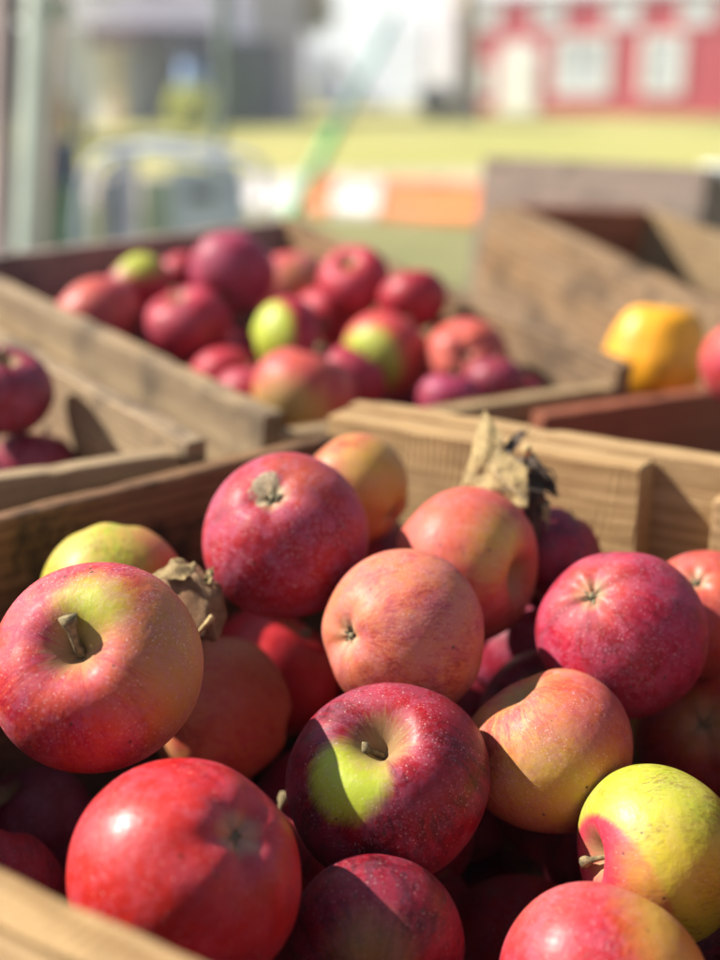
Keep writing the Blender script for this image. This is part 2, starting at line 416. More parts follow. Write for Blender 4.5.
def crate(label, q, depth, mats, group, walls, tl=.015, ts=.012, slats=None, over=.0, nails=True):
    """q: the four inner rim corners (near left, near right, far right, far left).
    walls: dict near/right/far/left -> (drop at start, drop at end, number of slats, material)
    left and right walls are the long ones and run past the near and far walls."""
    c = sum(q, Vector())/4
    up = (q[1]-q[0]).cross(q[3]-q[0]).normalized()
    if up.z < 0: up = -up
    root = empty('apple_crate', c-up*depth, label, 'crate', group)
    sides = {'near': (0, 1), 'right': (1, 2), 'far': (2, 3), 'left': (3, 0)}
    for nm, (a, b) in sides.items():
        if nm not in walls: continue
        da, db, ns, mt, lon = walls[nm]
        A, B = q[a]-up*da, q[b]-up*db; X = (B-A).normalized()
        mid = (A+B)/2; out = (mid-c); t = tl if lon else ts
        if lon: A = A-X*(ts+over+.001); B = B+X*(ts+over+.001)
        hh = depth-(da+db)/2; gap = .007
        sh = (hh-gap*(ns-1))/ns
        for s in range(ns):
            mb = MB(); o = -up*(sh+gap)*s
            board(mb, A+o, B+o, up, out, sh, t)
            bo = mb.build('end_panel' if not lon else 'side_panel', mt, root, grain=True)
        if nails and lon:
            for e, P in ((1, A), (-1, B)):
                for hgt in (.03, .1):
                    nb = MB(); O = X.cross(up); O = O if O.dot(out) > 0 else -O
                    p = P+X*e*(ts/2+over)+O*(t-.0004)-up*hgt
                    nb.tube([p, p+O*.0016], [.0026, .0022], 10); nb.build('nail', rust, root)
    # floor boards
    nb = 4
    fm = MB(); a0, a1, b0, b1 = q[0]-up*(depth-.012), q[3]-up*(depth-.012), q[1]-up*(depth-.012), q[2]-up*(depth-.012)
    for k in range(nb):
        s0, s1 = (k+.03)/nb, (k+.94)/nb
        P0, P1 = a0.lerp(b0, s0), a1.lerp(b1, s0); W = (a0.lerp(b0, s1)-P0)
        board(fm, P0, P1, W.normalized()*-1, -up, W.length, .009, seg=.03)
    fm.build('floor_panel', mats, root, grain=True)
    return root
rust = plain('rusty_iron', (.09, .045, .025), .8, .5, 300)

w_fresh = wood('fresh_sawn_wood', (.56, .37, .17), (.31, .18, .07), grey=.15, stain=.22, stain_col=(.16, .085, .035), saw=1.0)
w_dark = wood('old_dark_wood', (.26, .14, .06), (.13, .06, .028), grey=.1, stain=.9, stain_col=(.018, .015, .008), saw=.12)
w_grey = wood('weathered_wood', (.50, .355, .185), (.23, .14, .065), grey=.3, stain=.75, stain_col=(.09, .065, .045), saw=.3)
w_tan = wood('tan_wood', (.46, .32, .16), (.25, .155, .07), grey=.3, stain=.32, stain_col=(.12, .07, .04), saw=.3)
w_red = wood('reddish_wood', (.36, .12, .06), (.24, .07, .035), grey=.04, stain=.25, stain_col=(.08, .035, .025), saw=.2)
w_brown = wood('brown_wood', (.38, .235, .11), (.17, .09, .04), grey=.25, stain=.6, stain_col=(.04, .026, .018), saw=.2)
w_slate = wood('grey_brown_wood', (.33, .25, .2), (.2, .145, .12), grey=.4, stain=.5, stain_col=(.04, .03, .03), saw=.1)

def P3(x, y, z): return Vector((x, y, CZ+z))
CG = 'wooden apple crates on the market table'
# --- the crate in front
C = P3(-.012, .756, -.205); Ad = Vector((.83, -.557, 0)); Nd = Vector((.557, .83, 0)); Bd = Vector((.725, .689, 0)).normalized()
FL = C; NL = C-Bd*.43; FR = C+Ad*.46; NR = NL+Ad*.46
cr = empty('apple_crate', (C+FR+NL+NR)/4-Vector((0, 0, .295)), 'wooden crate in front, full of apples, with pale sawn far side and dark left end', 'crate', CG)
Z = Vector((0, 0, 1))
def wall(p0, p1, out, h, t, mt, name, **k):
    m = MB(); board(m, p0, p1, Z, out, h, t, **k); return m.build(name, mt, cr, grain=True)
top = Z*.0145
# far side: outer board of full length, inner boards butting on it with a gap between
wall(C+top-Ad*.008+Nd*.021, FR+top+Ad*.03+Nd*.021, Nd, .15, .017, w_fresh, 'side_panel')
wall(C+top-Ad*.008+Nd*.021-Z*.157, FR+top+Ad*.03+Nd*.021-Z*.157, Nd, .145, .017, w_tan, 'side_panel')
wall(C+top-Ad*.010-Z*.003, C+top+Ad*.1885-Z*.003, Nd, .30, .0205, w_fresh, 'cleat')
wall(C+top+Ad*.2275-Z*.012, FR+top-Z*.012, Nd, .29, .0205, w_fresh, 'cleat')
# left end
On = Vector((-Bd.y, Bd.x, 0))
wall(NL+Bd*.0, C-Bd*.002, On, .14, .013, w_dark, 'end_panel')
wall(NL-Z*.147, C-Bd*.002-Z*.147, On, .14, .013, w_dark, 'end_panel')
# near side
wall(NL-Nd*.0-Ad*.03+Z*.003, NR+Ad*.03+Z*.003, -Nd, .15, .016, w_fresh, 'side_panel')
wall(NL-Nd*.0178-Ad*.03+Z*.0015, NR-Nd*.0178+Ad*.03+Z*.0015, -Nd, .09, .016, w_fresh, 'cleat')
wall(NL-Nd*.0-Ad*.03-Z*.147, NR+Ad*.03-Z*.147, -Nd, .14, .018, w_tan, 'side_panel')
# right end
wall(NR+Ad*.0+Bd*.002, FR-Bd*.002, -On, .14, .013, w_tan, 'end_panel')
wall(NR-Z*.147+Bd*.002, FR-Bd*.002-Z*.147, -On, .14, .013, w_tan, 'end_panel')
fm = MB()
for k in range(5):
    s = (k+.04)/5
    board(fm, NL.lerp(C, s)-Z*.283+Ad*.004, NR.lerp(FR, s)-Z*.283-Ad*.004, -Nd, -Z, .078, .01, seg=.03)
fm.build('floor_panel', w_tan, cr, grain=True)
for (s, dz) in ((.012, .03), (.012, .09), (.15, .035), (.15, .1)):
    nb = MB(); p = C+top+Ad*s-Z*dz-Nd*.0002
    nb.tube([p+Nd*.001, p-Nd*.0012], [.0024, .0020], 10); nb.build('nail', rust, cr)

# --- the middle crate, tipped towards the viewer
mNL, mNR, mFR, mFL = P3(-.058, .827, -.203), P3(.186, .983, -.206), P3(-.074, 1.317, -.138), P3(-.34, 1.147, -.154)
crate('wooden crate of apples behind the front crate, tipped forward, dark inside at the back', [mNL, mNR, mFR, mFL], .225, w_tan, CG,
      {'left': (0, 0, 2, w_grey, True), 'right': (0, 0, 2, w_brown, True), 'near': (.017, .017, 2, w_tan, False), 'far': (.0, .0, 2, w_slate, False)}, ts=.014, tl=.016)
# --- the left crate
dirA = (mFL-mNL).normalized()
lNR = P3(-.106, .722, -.195)
lFR = lNR+dirA*.42
lw = Vector((-.80, -.47, 0)).normalized()*.29
crate('grey weathered crate at the left edge holding dark apples, cut off by the frame', [lNR+lw, lNR, lFR, lFR+lw], .215, w_tan, CG,
      {'left': (0, 0, 2, w_grey, True), 'right': (0, 0, 2, w_grey, True), 'near': (.006, .006, 2, w_tan, False), 'far': (.006, .006, 2, w_slate, False)}, ts=.013, tl=.014)
# --- the crate with the gourd
gNL, gNR, gFR, gFL = P3(.122, .908, -.227), P3(.385, 1.085, -.236), P3(.150, 1.49, -.143), P3(-.035, 1.345, -.160)
crate('reddish brown crate holding an orange gourd, right of the middle crate', [gNL, gNR, gFR, gFL], .22, w_tan, CG,
      {'right': (0, 0, 2, w_brown, True), 'near': (0, 0, 2, w_red, False), 'far': (.10, .10, 1, w_brown, False)}, ts=.013, tl=.014)
# --- the empty crate behind it
eNL, eNR, eFR, eFL = P3(.412, 1.098, -.232), P3(.62, 1.345, -.235), P3(.356, 1.645, -.160), P3(.180, 1.508, -.142)
crate('empty brown crate beyond the gourd crate, its inside in deep shadow', [eNL, eNR, eFR, eFL], .24, w_tan, CG,
      {'left': (0, 0, 2, w_brown, True), 'right': (0, 0, 1, w_tan, True), 'near': (0, 0, 2, w_tan, False), 'far': (.0, .0, 2, w_red, False)})
# --- dark crate far back
kNL, kNR = at(497, 158, 1.9), at(704, 168, 1.72)
kb = Vector((.16, .37, -.07))
crate('dark grey brown crate standing farthest back, behind the empty crate', [kNL, kNR, kNR+kb, kNL+kb], .30, w_tan, CG,
      {'left': (0, 0, 2, w_slate, False), 'right': (0, 0, 2, w_slate, False), 'near': (0, 0, 1, w_slate, True), 'far': (.0, .0, 2, w_slate, True)})
# --- low tray on the right
def pw(a, n, z): return Vector((C.x, C.y, 0))+Ad*a+Nd*n+Vector((0, 0, CZ+z))
crate('low wooden tray at the right edge between the front crate and the gourd crate', [pw(.10, .046, -.30), pw(.50, .046, -.30), pw(.50, .30, -.30), pw(.10, .30, -.30)], .16, w_tan, CG,
      {'left': (0, 0, 1, w_red, False), 'right': (0, 0, 1, w_red, False), 'near': (0, 0, 1, w_brown, True), 'far': (.0, .0, 1, w_brown, True)}, ts=.01, tl=.01)

# --- table and bearers
tb = empty('market_table', (0, 1.3, 0), 'long plank market table carrying the apple crates', 'table')
tt = MB()
for k in range(13):
    y0 = .12+k*.19; board(tt, Vector((-.95, y0, .745)), Vector((1.05, y0, .745)), Vector((0, -1, 0)), Vector((0, 0, -1)), .183, .035, seg=.06)
tt.build('table_top', w_grey, tb, grain=True)
for x in (-.85, .95):
    for y in (.2, 2.4):
        m = MB(); board(m, Vector((x, y, .709)), Vector((x, y, 0.0)), Vector((0, 1, 0)), Vector((1, 0, 0)), .09, .09, seg=.08); m.build('leg', w_grey, tb, grain=True)
for i, (a, b, z, lab) in enumerate(((Vector((-.52, 1.12, 0)), Vector((-.02, 1.36, 0)), .85, 'timber bearer under the back of the middle and left crates'),
                    (Vector((-.0, 1.38, 0)), Vector((.42, 1.62, 0)), .84, 'timber bearer under the back of the gourd and empty crates'))):
    m = MB(); board(m, a+Z*(z-.0), b+Z*(z-.0), Z, Vector((0, 1, 0)), z-.746, .06, seg=.04)
    props(m.build('bearer_beam', w_grey, None, grain=True), lab, 'beam')
m = MB(); board(m, Vector((.15, 2.0, .835)), Vector((.60, 2.06, .835)), Z, Vector((0, 1, 0)), .088, .3, seg=.05)
props(m.build('plank_block', w_grey, None, grain=True), 'thick plank block under the dark crate farthest back', 'plank')

# ---------------------------------------------------------------- apples
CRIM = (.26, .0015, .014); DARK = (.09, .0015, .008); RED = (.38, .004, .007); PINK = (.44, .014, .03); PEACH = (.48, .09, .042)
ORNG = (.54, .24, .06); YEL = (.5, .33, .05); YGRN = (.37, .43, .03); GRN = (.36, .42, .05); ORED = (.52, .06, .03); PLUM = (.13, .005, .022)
FG = 'apples in the front crate'
# name: centre, radius, (u,v,r) silhouette, (kind, u, v) of the end that shows, main, second, patches (u,v,size deg,soft,col), scar, bloom, gloss, stem, label
F = {"F1": [-0.1008, 0.4642, -0.218, 0.04], "F2": [-0.0348, 0.5781, -0.2031, 0.0385], "F3": [0.0182, 0.5271, -0.2315, 0.0364], "F4": [0.0503, 0.5873, -0.2224, 0.0366], "F5": [0.1149, 0.5382, -0.2354, 0.0367], "F6": [0.0111, 0.4661, -0.2689, 0.0397], "F7": [0.079, 0.4912, -0.269, 0.0353], "F8": [0.1144, 0.4394, -0.2844, 0.0332], "F9": [0.0839, 0.3836, -0.3041, 0.0373], "F10": [-0.0582, 0.3906, -0.2595, 0.0395], "F11": [0.0051, 0.4065, -0.3017, 0.0325], "F12": [-0.0671, 0.5808, -0.2963, 0.036], "F13": [-0.0472, 0.6462, -0.3059, 0.0354], "F14": [-0.1173, 0.5821, -0.232, 0.0336], "F15": [-0.0026, 0.658, -0.2084, 0.0298], "F16": [0.0066, 0.683, -0.2586, 0.0304], "F17": [0.0951, 0.6271, -0.2326, 0.0278], "F18": [0.1631, 0.5784, -0.2428, 0.0303], "F19": [0.1669, 0.5724, -0.3048, 0.0328], "F20": [-0.1557, 0.5502, -0.3426, 0.0304], "F21": [-0.1561, 0.4946, -0.3386, 0.0286], "F22": [0.0748, 0.5185, -0.387, 0.036]}
SP = {
'F1': ((98,668,104), ('s',70,640), PINK, ORED, (190,668,40,.4,(.42,.22,.045)), (92,600,17,.1,YGRN), None, .8, .33, .32, 'large pink and yellow apple at the left with a thick brown stem'),
'F2': ((285,533,83), ('c',270,490), CRIM, RED, (285,575,8,.5,CRIM), (300,470,16,.2,PEACH), (264,484,15), 1.0, .36, 0, 'crimson apple highest in the front crate with a corky grey scar at its flower end'),
'F3': ((402,634,84), ('c',338,637), (.50, .09, .05), (.54, .17, .07), (330,600,30,.4,(.54, .17, .07)), None, None, .75, .40, 0, 'peach coloured dusty apple in the centre with its flower end facing left'),
'F4': ((466,565,77), ('s',534,578), (.50, .045, .04), (.52, .11, .05), (503,545,20,.2,(.50,.42,.05)), (430,520,35,.4,PEACH), None, .6, .34, 0, 'orange-red apple with a yellow blotch, directly below the dry leaf cluster'),
'F5': ((620,632,83), ('c',585,592), CRIM, (.42, .01, .04), (585,590,15,.3,PEACH), None, (587,593,7), .75, .30, 0, 'smooth crimson apple with a pale ring round its small flower end, right of centre'),
'F6': ((388,783,100), ('s',378,732), DARK, CRIM, (348,776,24,.045,YGRN), (395,712,22,.3,RED), None, .6, .28, .2, 'dark crimson apple with a sharp yellow-green patch beside its stem hollow'),
'F7': ((550,752,85), ('s',507,684), PEACH, ORNG, (560,790,34,.3,YEL), (600,705,30,.4,ORED), None, .8, .38, 0, 'peach and yellow apple with a pale stem hollow, below the smooth crimson apple'),
'F8': ((660,855,87), ('s',580,868), YGRN, (.46,.43,.04), (600,905,56,.05,(.5,.035,.06)), (672,868,18,.25,(.6,.42,.03)), None, .3, .28, .36, 'yellow-green apple with a pink-red side and a stem pointing left'),
'F9': ((603,996,108), ('c',560,1080), RED, PINK, (690,940,40,.3,YEL), (540,905,20,.3,(.5,.1,.08)), None, .55, .26, 0, 'red apple with a yellow right shoulder, cut off by the bottom edge'),
'F10': ((189,872,116), ('c',249,833), RED, (.5,.02,.02), (120,850,45,.5,(.50,.02,.012)), (252,836,15,.12,(.36,.04,.05)), None, .45, .22, 0, 'large glossy red apple bottom left, flower end facing right'),
'F11': ((374,948,90), ('c',372,1000), DARK, CRIM, (368,960,16,.2,(.3,.2,.05)), None, None, .4, .28, 0, 'dark plum coloured apple at the bottom between two red apples'),
'F12': ((222,712,74), ('s',150,690), (.50,.11,.05), ORNG, (240,700,30,.5,PEACH), None, None, .4, .36, 0, 'orange-brown apple tucked behind the large pink and yellow one'),
'F13': ((272,672,66), ('s',306,618), RED, (.5,.02,.02), None, None, None, .25, .2, .35, 'bright red glossy apple between the corky scarred apple and the peach one'),
'F14': ((112,588,71), ('s',112,655), YGRN, YEL, (176,560,28,.35,PINK), None, None, .3, .32, 0, 'yellow-green apple against the dark left end of the front crate'),
'F15': ((355,492,57), ('c',400,520), PEACH, ORNG, (390,480,40,.4,YEL), None, None, .5, .36, 0, 'peach and yellow apple half hidden in the far corner of the front crate'),
'F16': ((372,565,55), ('s',340,620), DARK, CRIM, None, None, None, .4, .3, 0, 'dark red apple wedged behind the corky scarred and peach apples'),
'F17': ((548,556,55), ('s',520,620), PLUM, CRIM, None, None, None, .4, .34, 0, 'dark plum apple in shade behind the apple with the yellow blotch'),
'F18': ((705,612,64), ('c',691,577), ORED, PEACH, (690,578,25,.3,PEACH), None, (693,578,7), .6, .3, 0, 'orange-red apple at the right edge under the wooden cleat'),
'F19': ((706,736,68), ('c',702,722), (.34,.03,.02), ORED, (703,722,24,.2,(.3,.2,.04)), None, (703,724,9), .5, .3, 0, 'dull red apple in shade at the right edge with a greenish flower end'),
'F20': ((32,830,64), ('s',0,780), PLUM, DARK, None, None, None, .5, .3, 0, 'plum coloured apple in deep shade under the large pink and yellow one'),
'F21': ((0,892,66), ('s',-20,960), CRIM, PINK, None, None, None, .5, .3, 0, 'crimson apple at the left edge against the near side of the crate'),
'F22': ((522,952,78), ('c',500,1020), CRIM, RED, None, None, None, .5, .3, 0, 'red apple deep in shadow behind the red one cut off at the bottom'),  # skin colour darkened to stand in for the shadow here
}
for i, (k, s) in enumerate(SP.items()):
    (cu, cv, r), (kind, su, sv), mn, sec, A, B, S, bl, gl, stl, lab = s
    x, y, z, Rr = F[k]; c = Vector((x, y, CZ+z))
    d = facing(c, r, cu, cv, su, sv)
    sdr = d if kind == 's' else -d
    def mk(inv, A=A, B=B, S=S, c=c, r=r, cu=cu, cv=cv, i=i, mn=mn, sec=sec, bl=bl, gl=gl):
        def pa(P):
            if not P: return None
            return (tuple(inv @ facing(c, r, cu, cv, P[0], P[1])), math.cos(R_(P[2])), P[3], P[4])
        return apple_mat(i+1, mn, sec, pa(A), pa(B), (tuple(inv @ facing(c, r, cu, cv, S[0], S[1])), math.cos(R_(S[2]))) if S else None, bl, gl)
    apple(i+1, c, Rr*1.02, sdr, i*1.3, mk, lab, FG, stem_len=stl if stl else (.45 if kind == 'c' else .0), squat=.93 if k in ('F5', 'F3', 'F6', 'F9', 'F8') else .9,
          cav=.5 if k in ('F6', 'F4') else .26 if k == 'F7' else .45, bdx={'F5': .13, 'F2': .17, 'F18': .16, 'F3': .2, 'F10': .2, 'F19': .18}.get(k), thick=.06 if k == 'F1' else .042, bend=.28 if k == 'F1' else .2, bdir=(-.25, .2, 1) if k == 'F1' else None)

# generic colourings shared by the apples farther back and the buried ones
def gm(i, *a, **k):
    return apple_mat(i, *a, **k)
GEN = {
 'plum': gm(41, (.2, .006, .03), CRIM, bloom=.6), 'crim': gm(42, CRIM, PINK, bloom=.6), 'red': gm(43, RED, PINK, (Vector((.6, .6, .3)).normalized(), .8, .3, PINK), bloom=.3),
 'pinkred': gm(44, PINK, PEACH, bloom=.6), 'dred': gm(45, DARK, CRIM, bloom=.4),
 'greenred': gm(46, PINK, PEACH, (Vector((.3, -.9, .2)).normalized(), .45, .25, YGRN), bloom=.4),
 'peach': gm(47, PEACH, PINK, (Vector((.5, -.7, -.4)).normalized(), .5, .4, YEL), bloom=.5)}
# the apples of the middle crate: each with its own colouring
M = {"M1": [-0.1087, 1.1226, -0.1615, 0.0365], "M2": [-0.1414, 1.0746, -0.1981, 0.0362], "M3": [-0.1986, 1.1733, -0.183, 0.0329], "M4": [-0.2179, 1.0841, -0.1957, 0.0381], "M5": [-0.062, 1.2196, -0.1921, 0.0389], "M6": [-0.055, 1.0238, -0.1991, 0.033], "M7": [-0.1085, 1.0373, -0.2342, 0.0289], "M8": [-0.0414, 0.934, -0.2206, 0.037], "M9": [-0.0077, 1.0007, -0.226, 0.0279], "M10": [0.0211, 1.0536, -0.2172, 0.0365], "M11": [-0.0043, 1.1256, -0.1679, 0.0307], "M12": [0.0443, 1.098, -0.1805, 0.0292], "M13": [0.0846, 1.035, -0.2174, 0.0335], "M14": [0.0664, 0.9481, -0.2292, 0.0236], "M15": [0.1021, 0.9751, -0.2241, 0.0242], "M17": [-0.1628, 1.2155, -0.1785, 0.0258], "M18": [0.043, 1.1024, -0.2771, 0.0275], "M19": [-0.0846, 0.9895, -0.2376, 0.0277], "M20": [-0.0267, 1.1646, -0.2066, 0.032], "M21": [0.1253, 1.0073, -0.2419, 0.0219], "L1": [-0.2183, 0.7897, -0.1852, 0.03], "L2": [-0.204, 0.7976, -0.2342, 0.0246], "L3": [-0.2279, 0.7416, -0.2123, 0.0292]}
MS = {
'M1': (CRIM, (.3,.02,.06), None, .9, 's', (.2,.8,.6), 'large dark crimson apple on top of the heap, against the back of the middle crate'),
'M2': (CRIM, PINK, None, .6, 's', (-.3,-.2,.9), 'crimson apple in the middle crate just below the large dark one'),
'M3': (PINK, CRIM, ((.15,-.4,.9),35,.2,YGRN), .4, 's', (-.7,.1,.7), 'red apple with a yellow-green top near the back of the middle crate'),
'M4': (PINK, PEACH, ((-.4,-.6,.6),25,.4,PEACH), .7, 's', (-.6,.4,.6), 'pale pink-red apple beside the weathered left wall of the middle crate'),
'M5': (PINK, PEACH, ((.4,-.8,.1),40,.4,(.4,.22,.06)), .9, 's', (0,.6,.8), 'dusty pink and tan apple right of the large dark crimson one'),
'M6': (PINK, CRIM, ((-.75,-.6,.2),58,.12,YGRN), .3, 's', (.9,.1,.3), 'lime green apple with a pink right side in the centre of the middle crate'),
'M7': (RED, PINK, None, .5, 's', (-.2,.5,.8), 'small pink-red apple low against the left wall of the middle crate'),
'M8': (PINK, PEACH, ((-.35,-.8,-.45),50,.4,(.50,.36,.09)), .5, 's', (.3,.3,.9), 'large tan-yellow apple with pink blush nearest the viewer in the middle crate'),
'M9': (PINK, CRIM, None, .6, 's', (.5,.3,.8), 'pink-red apple half hidden behind the large tan-yellow one'),
'M10': (PINK, ORED, ((-.5,-.8,-.05),50,.16,YGRN), .5, 's', (.5,.5,.7), 'green and pink apple right of centre in the middle crate'),
'M11': (PINK, RED, None, .7, 's', (-.3,-.6,.8), 'pink-red apple at the back of the middle crate near its right wall'),
'M12': (RED, CRIM, None, .35, 's', (-.2,.3,.9), 'bright red apple touching the right wall of the middle crate'),
'M13': (ORED, PEACH, ((-.1,-.8,.3),30,.4,PEACH), .6, 'c', (-.1,-.92,.35), 'orange-red apple with its flower end facing the viewer, right side of the middle crate'),
'M14': (CRIM, (.3,.02,.08), None, .7, 's', (.1,.2,.9), 'small magenta apple in front of the orange-red one in the middle crate'),
'M15': (PLUM, CRIM, None, .6, 's', (.1,.4,.9), 'plum apple right of the orange-red one in the middle crate'),
'M20': (PINK, RED, None, .5, 's', (.2,.3,.9), 'pink apple in the dip between the lime green and green-pink ones'),
'M21': (PLUM, CRIM, None, .5, 's', (.2,.3,.9), 'smallest plum apple touching the near right end of the middle crate'),
'M17': (CRIM, RED, None, .4, 's', (-.4,.5,.8), 'small crimson apple peeking out left of the large dark crimson one'),
'M18': (PLUM, (.3,.02,.08), None, .6, 's', (.1,.4,.9), 'dark magenta apple in shade low in the middle crate'),
'M19': (PINK, CRIM, None, .6, 's', (.1,.4,.9), 'small pink apple left of the large tan-yellow one'),
'L1': (PLUM, CRIM, None, .8, 's', (.2,-.2,.9), 'large plum coloured apple at the left edge in the grey weathered crate'),
'L2': (CRIM, PLUM, None, .7, 's', (.2,.2,.9), 'magenta apple low in shade in the grey weathered crate'),
'L3': (PLUM, CRIM, None, .5, 's', (.2,.2,.9), 'plum apple beyond the left edge in the grey weathered crate')}
for i, (k, s) in enumerate(MS.items()):
    mn, sec, A, bl, kind, ax, lab = s
    if k == 'L3': continue
    x, y, z, Rr = M[k]; ax = Vector(ax).normalized()
    if kind == 'c': ax = -ax
    mk = lambda inv: apple_mat(60+i, mn, sec, (tuple(inv @ Vector(A[0]).normalized()), math.cos(R_(A[1])), A[2], A[3]) if A else None, bloom=bl, gloss=.32)
    apple(60+i, Vector((x, y, CZ+z)), Rr*1.02, ax, i*.9, mk, lab, 'apples in the middle crate' if k[0] == 'M' else 'apples in the grey weathered crate', stem_len=.5, res=0)
apple(90, Vector((.268, .885, CZ-.19)), .035, (.2, .5, .8), 0, lambda inv: apple_mat(90, PINK, PEACH, bloom=.6), 'pink-red apple at the right edge in front of the gourd crate', None, stem_len=.5, res=0)
# buried apples that fill the crates: meshes shared between copies
def copies(pts, label, group, kinds, s0):
    base = []
    for j, kd in enumerate(kinds):
        me, z0, z1 = apple_mesh(s0+j, 1.0, 32, 24, .9); me.materials.append(GEN[kd]); base.append((me, z0, z1))
    st = []
    for j, (me, z0, z1) in enumerate(base):
        a, b = stem_mesh(s0+j, z0, 1, .5, .15), calyx_mesh(s0+j, z1, 1); pair = []
        for mb, nm, mt in ((a, 'stem', stem_mat), (b, 'calyx', calyx_mat)):
            me2 = bpy.data.meshes.new(nm); me2.from_pydata([p[:] for p in mb.v], [], mb.f); me2.polygons.foreach_set('use_smooth', mb.sm); me2.materials.append(mt); pair.append(me2)
        st.append(pair)
    rnd = random.Random(s0)
    for n, (x, y, z, Rr) in enumerate(pts):
        j = n % len(base); root = empty('apple', (x, y, CZ+z), label, 'apple', group)
        root.rotation_euler = (rnd.uniform(-1, 1), rnd.uniform(-1, 1), rnd.uniform(0, 6.28)); root.scale = (Rr, Rr, Rr)
        for nm, me in (('skin', base[j][0]), ('stem', st[j][0]), ('calyx', st[j][1])):
            o = bpy.data.objects.new(nm, me); COL.objects.link(o); o.parent = root
copies([[0.0479, 0.6088, -0.3225, 0.0344], [0.0502, 0.3505, -0.4359, 0.0352], [0.1564, 0.5301, -0.4222, 0.0358], [0.1558, 0.3955, -0.3869, 0.0353], [-0.0118, 0.6647, -0.3942, 0.0361], [0.2713, 0.4958, -0.3265, 0.0369], [0.0831, 0.3292, -0.3625, 0.034], [-0.0859, 0.6202, -0.3809, 0.0348], [-0.0489, 0.488, -0.323, 0.036], [0.053, 0.635, -0.3827, 0.0337], [-0.1297, 0.5279, -0.4059, 0.0341], [-0.0283, 0.4176, -0.4273, 0.0348], [0.1, 0.3992, -0.4196, 0.034], [0.2334, 0.456, -0.2868, 0.0357], [0.1237, 0.5506, -0.3565, 0.0354], [0.0178, 0.5215, -0.3235, 0.0373], [-0.2001, 0.4464, -0.2256, 0.0374], [0.0006, 0.3062, -0.4037, 0.0366], [0.0154, 0.3417, -0.3415, 0.0345], [0.0699, 0.2953, -0.3097, 0.0336], [-0.0392, 0.5377, -0.4148, 0.0347], [0.052, 0.2761, -0.3702, 0.0365], [-0.086, 0.3652, -0.3417, 0.0354], [0.0173, 0.4557, -0.4, 0.0356], [0.1827, 0.4765, -0.4027, 0.0339], [-0.098, 0.4839, -0.4313, 0.0339], [-0.1066, 0.4205, -0.3796, 0.035], [-0.2405, 0.4677, -0.4016, 0.0373], [-0.1421, 0.4036, -0.4372, 0.0351], [0.0997, 0.4686, -0.4306, 0.0365], [0.2768, 0.4989, -0.436, 0.034], [0.2242, 0.5179, -0.3796, 0.0357], [0.196, 0.4621, -0.2307, 0.0339], [0.1769, 0.442, -0.309, 0.0351], [-0.1988, 0.5085, -0.2478, 0.0354], [-0.2268, 0.4682, -0.3283, 0.0335], [-0.0657, 0.3642, -0.4218, 0.0356], [-0.0928, 0.5593, -0.3598, 0.0337], [0.0456, 0.2767, -0.4334, 0.0338], [-0.1952, 0.5093, -0.4155, 0.0346], [0.0244, 0.5716, -0.4062, 0.0342], [0.1093, 0.5719, -0.432, 0.0361], [0.2863, 0.486, -0.2644, 0.034], [-0.0173, 0.5831, -0.3529, 0.036], [0.1848, 0.5648, -0.3633, 0.0362], [0.225, 0.5289, -0.2449, 0.0354], [-0.0176, 0.4174, -0.3674, 0.0341], [0.0171, 0.5162, -0.4315, 0.0354], [0.1097, 0.3289, -0.4363, 0.0367], [0.2338, 0.4377, -0.3941, 0.0345], [0.0176, 0.676, -0.3251, 0.037], [-0.163, 0.4597, -0.4037, 0.0342], [0.2082, 0.5161, -0.3103, 0.0335], [0.144, 0.4504, -0.3614, 0.0335], [0.0926, 0.5721, -0.2963, 0.0358], [0.1617, 0.3762, -0.2699, 0.0341], [-0.187, 0.4262, -0.3546, 0.035], [0.0411, 0.3999, -0.3796, 0.0338], [-0.0269, 0.6204, -0.4386, 0.0341], [-0.0945, 0.5856, -0.4316, 0.0335], [0.1473, 0.355, -0.3402, 0.0334], [0.0413, 0.4114, -0.4395, 0.0333], [0.1088, 0.6134, -0.3646, 0.037], [0.0875, 0.6338, -0.286, 0.0336], [-0.079, 0.4306, -0.3175, 0.0333], [-0.0416, 0.333, -0.3024, 0.0352], [0.185, 0.4097, -0.4376, 0.0338], [-0.0515, 0.48, -0.3911, 0.0337], [0.0385, 0.6661, -0.4384, 0.0345], [-0.2395, 0.4679, -0.2708, 0.0333], [0.0844, 0.6272, -0.44, 0.0339], [0.0152, 0.289, -0.2856, 0.0337], [0.2141, 0.524, -0.4388, 0.0334]], 'dark red apple buried in the dark gaps of the front crate', 'buried apples in the front crate', ['dred', 'plum', 'dred', 'plum', 'plum', 'dred'], 200)  # only dark skins used, so the shade of the gaps is coloured in
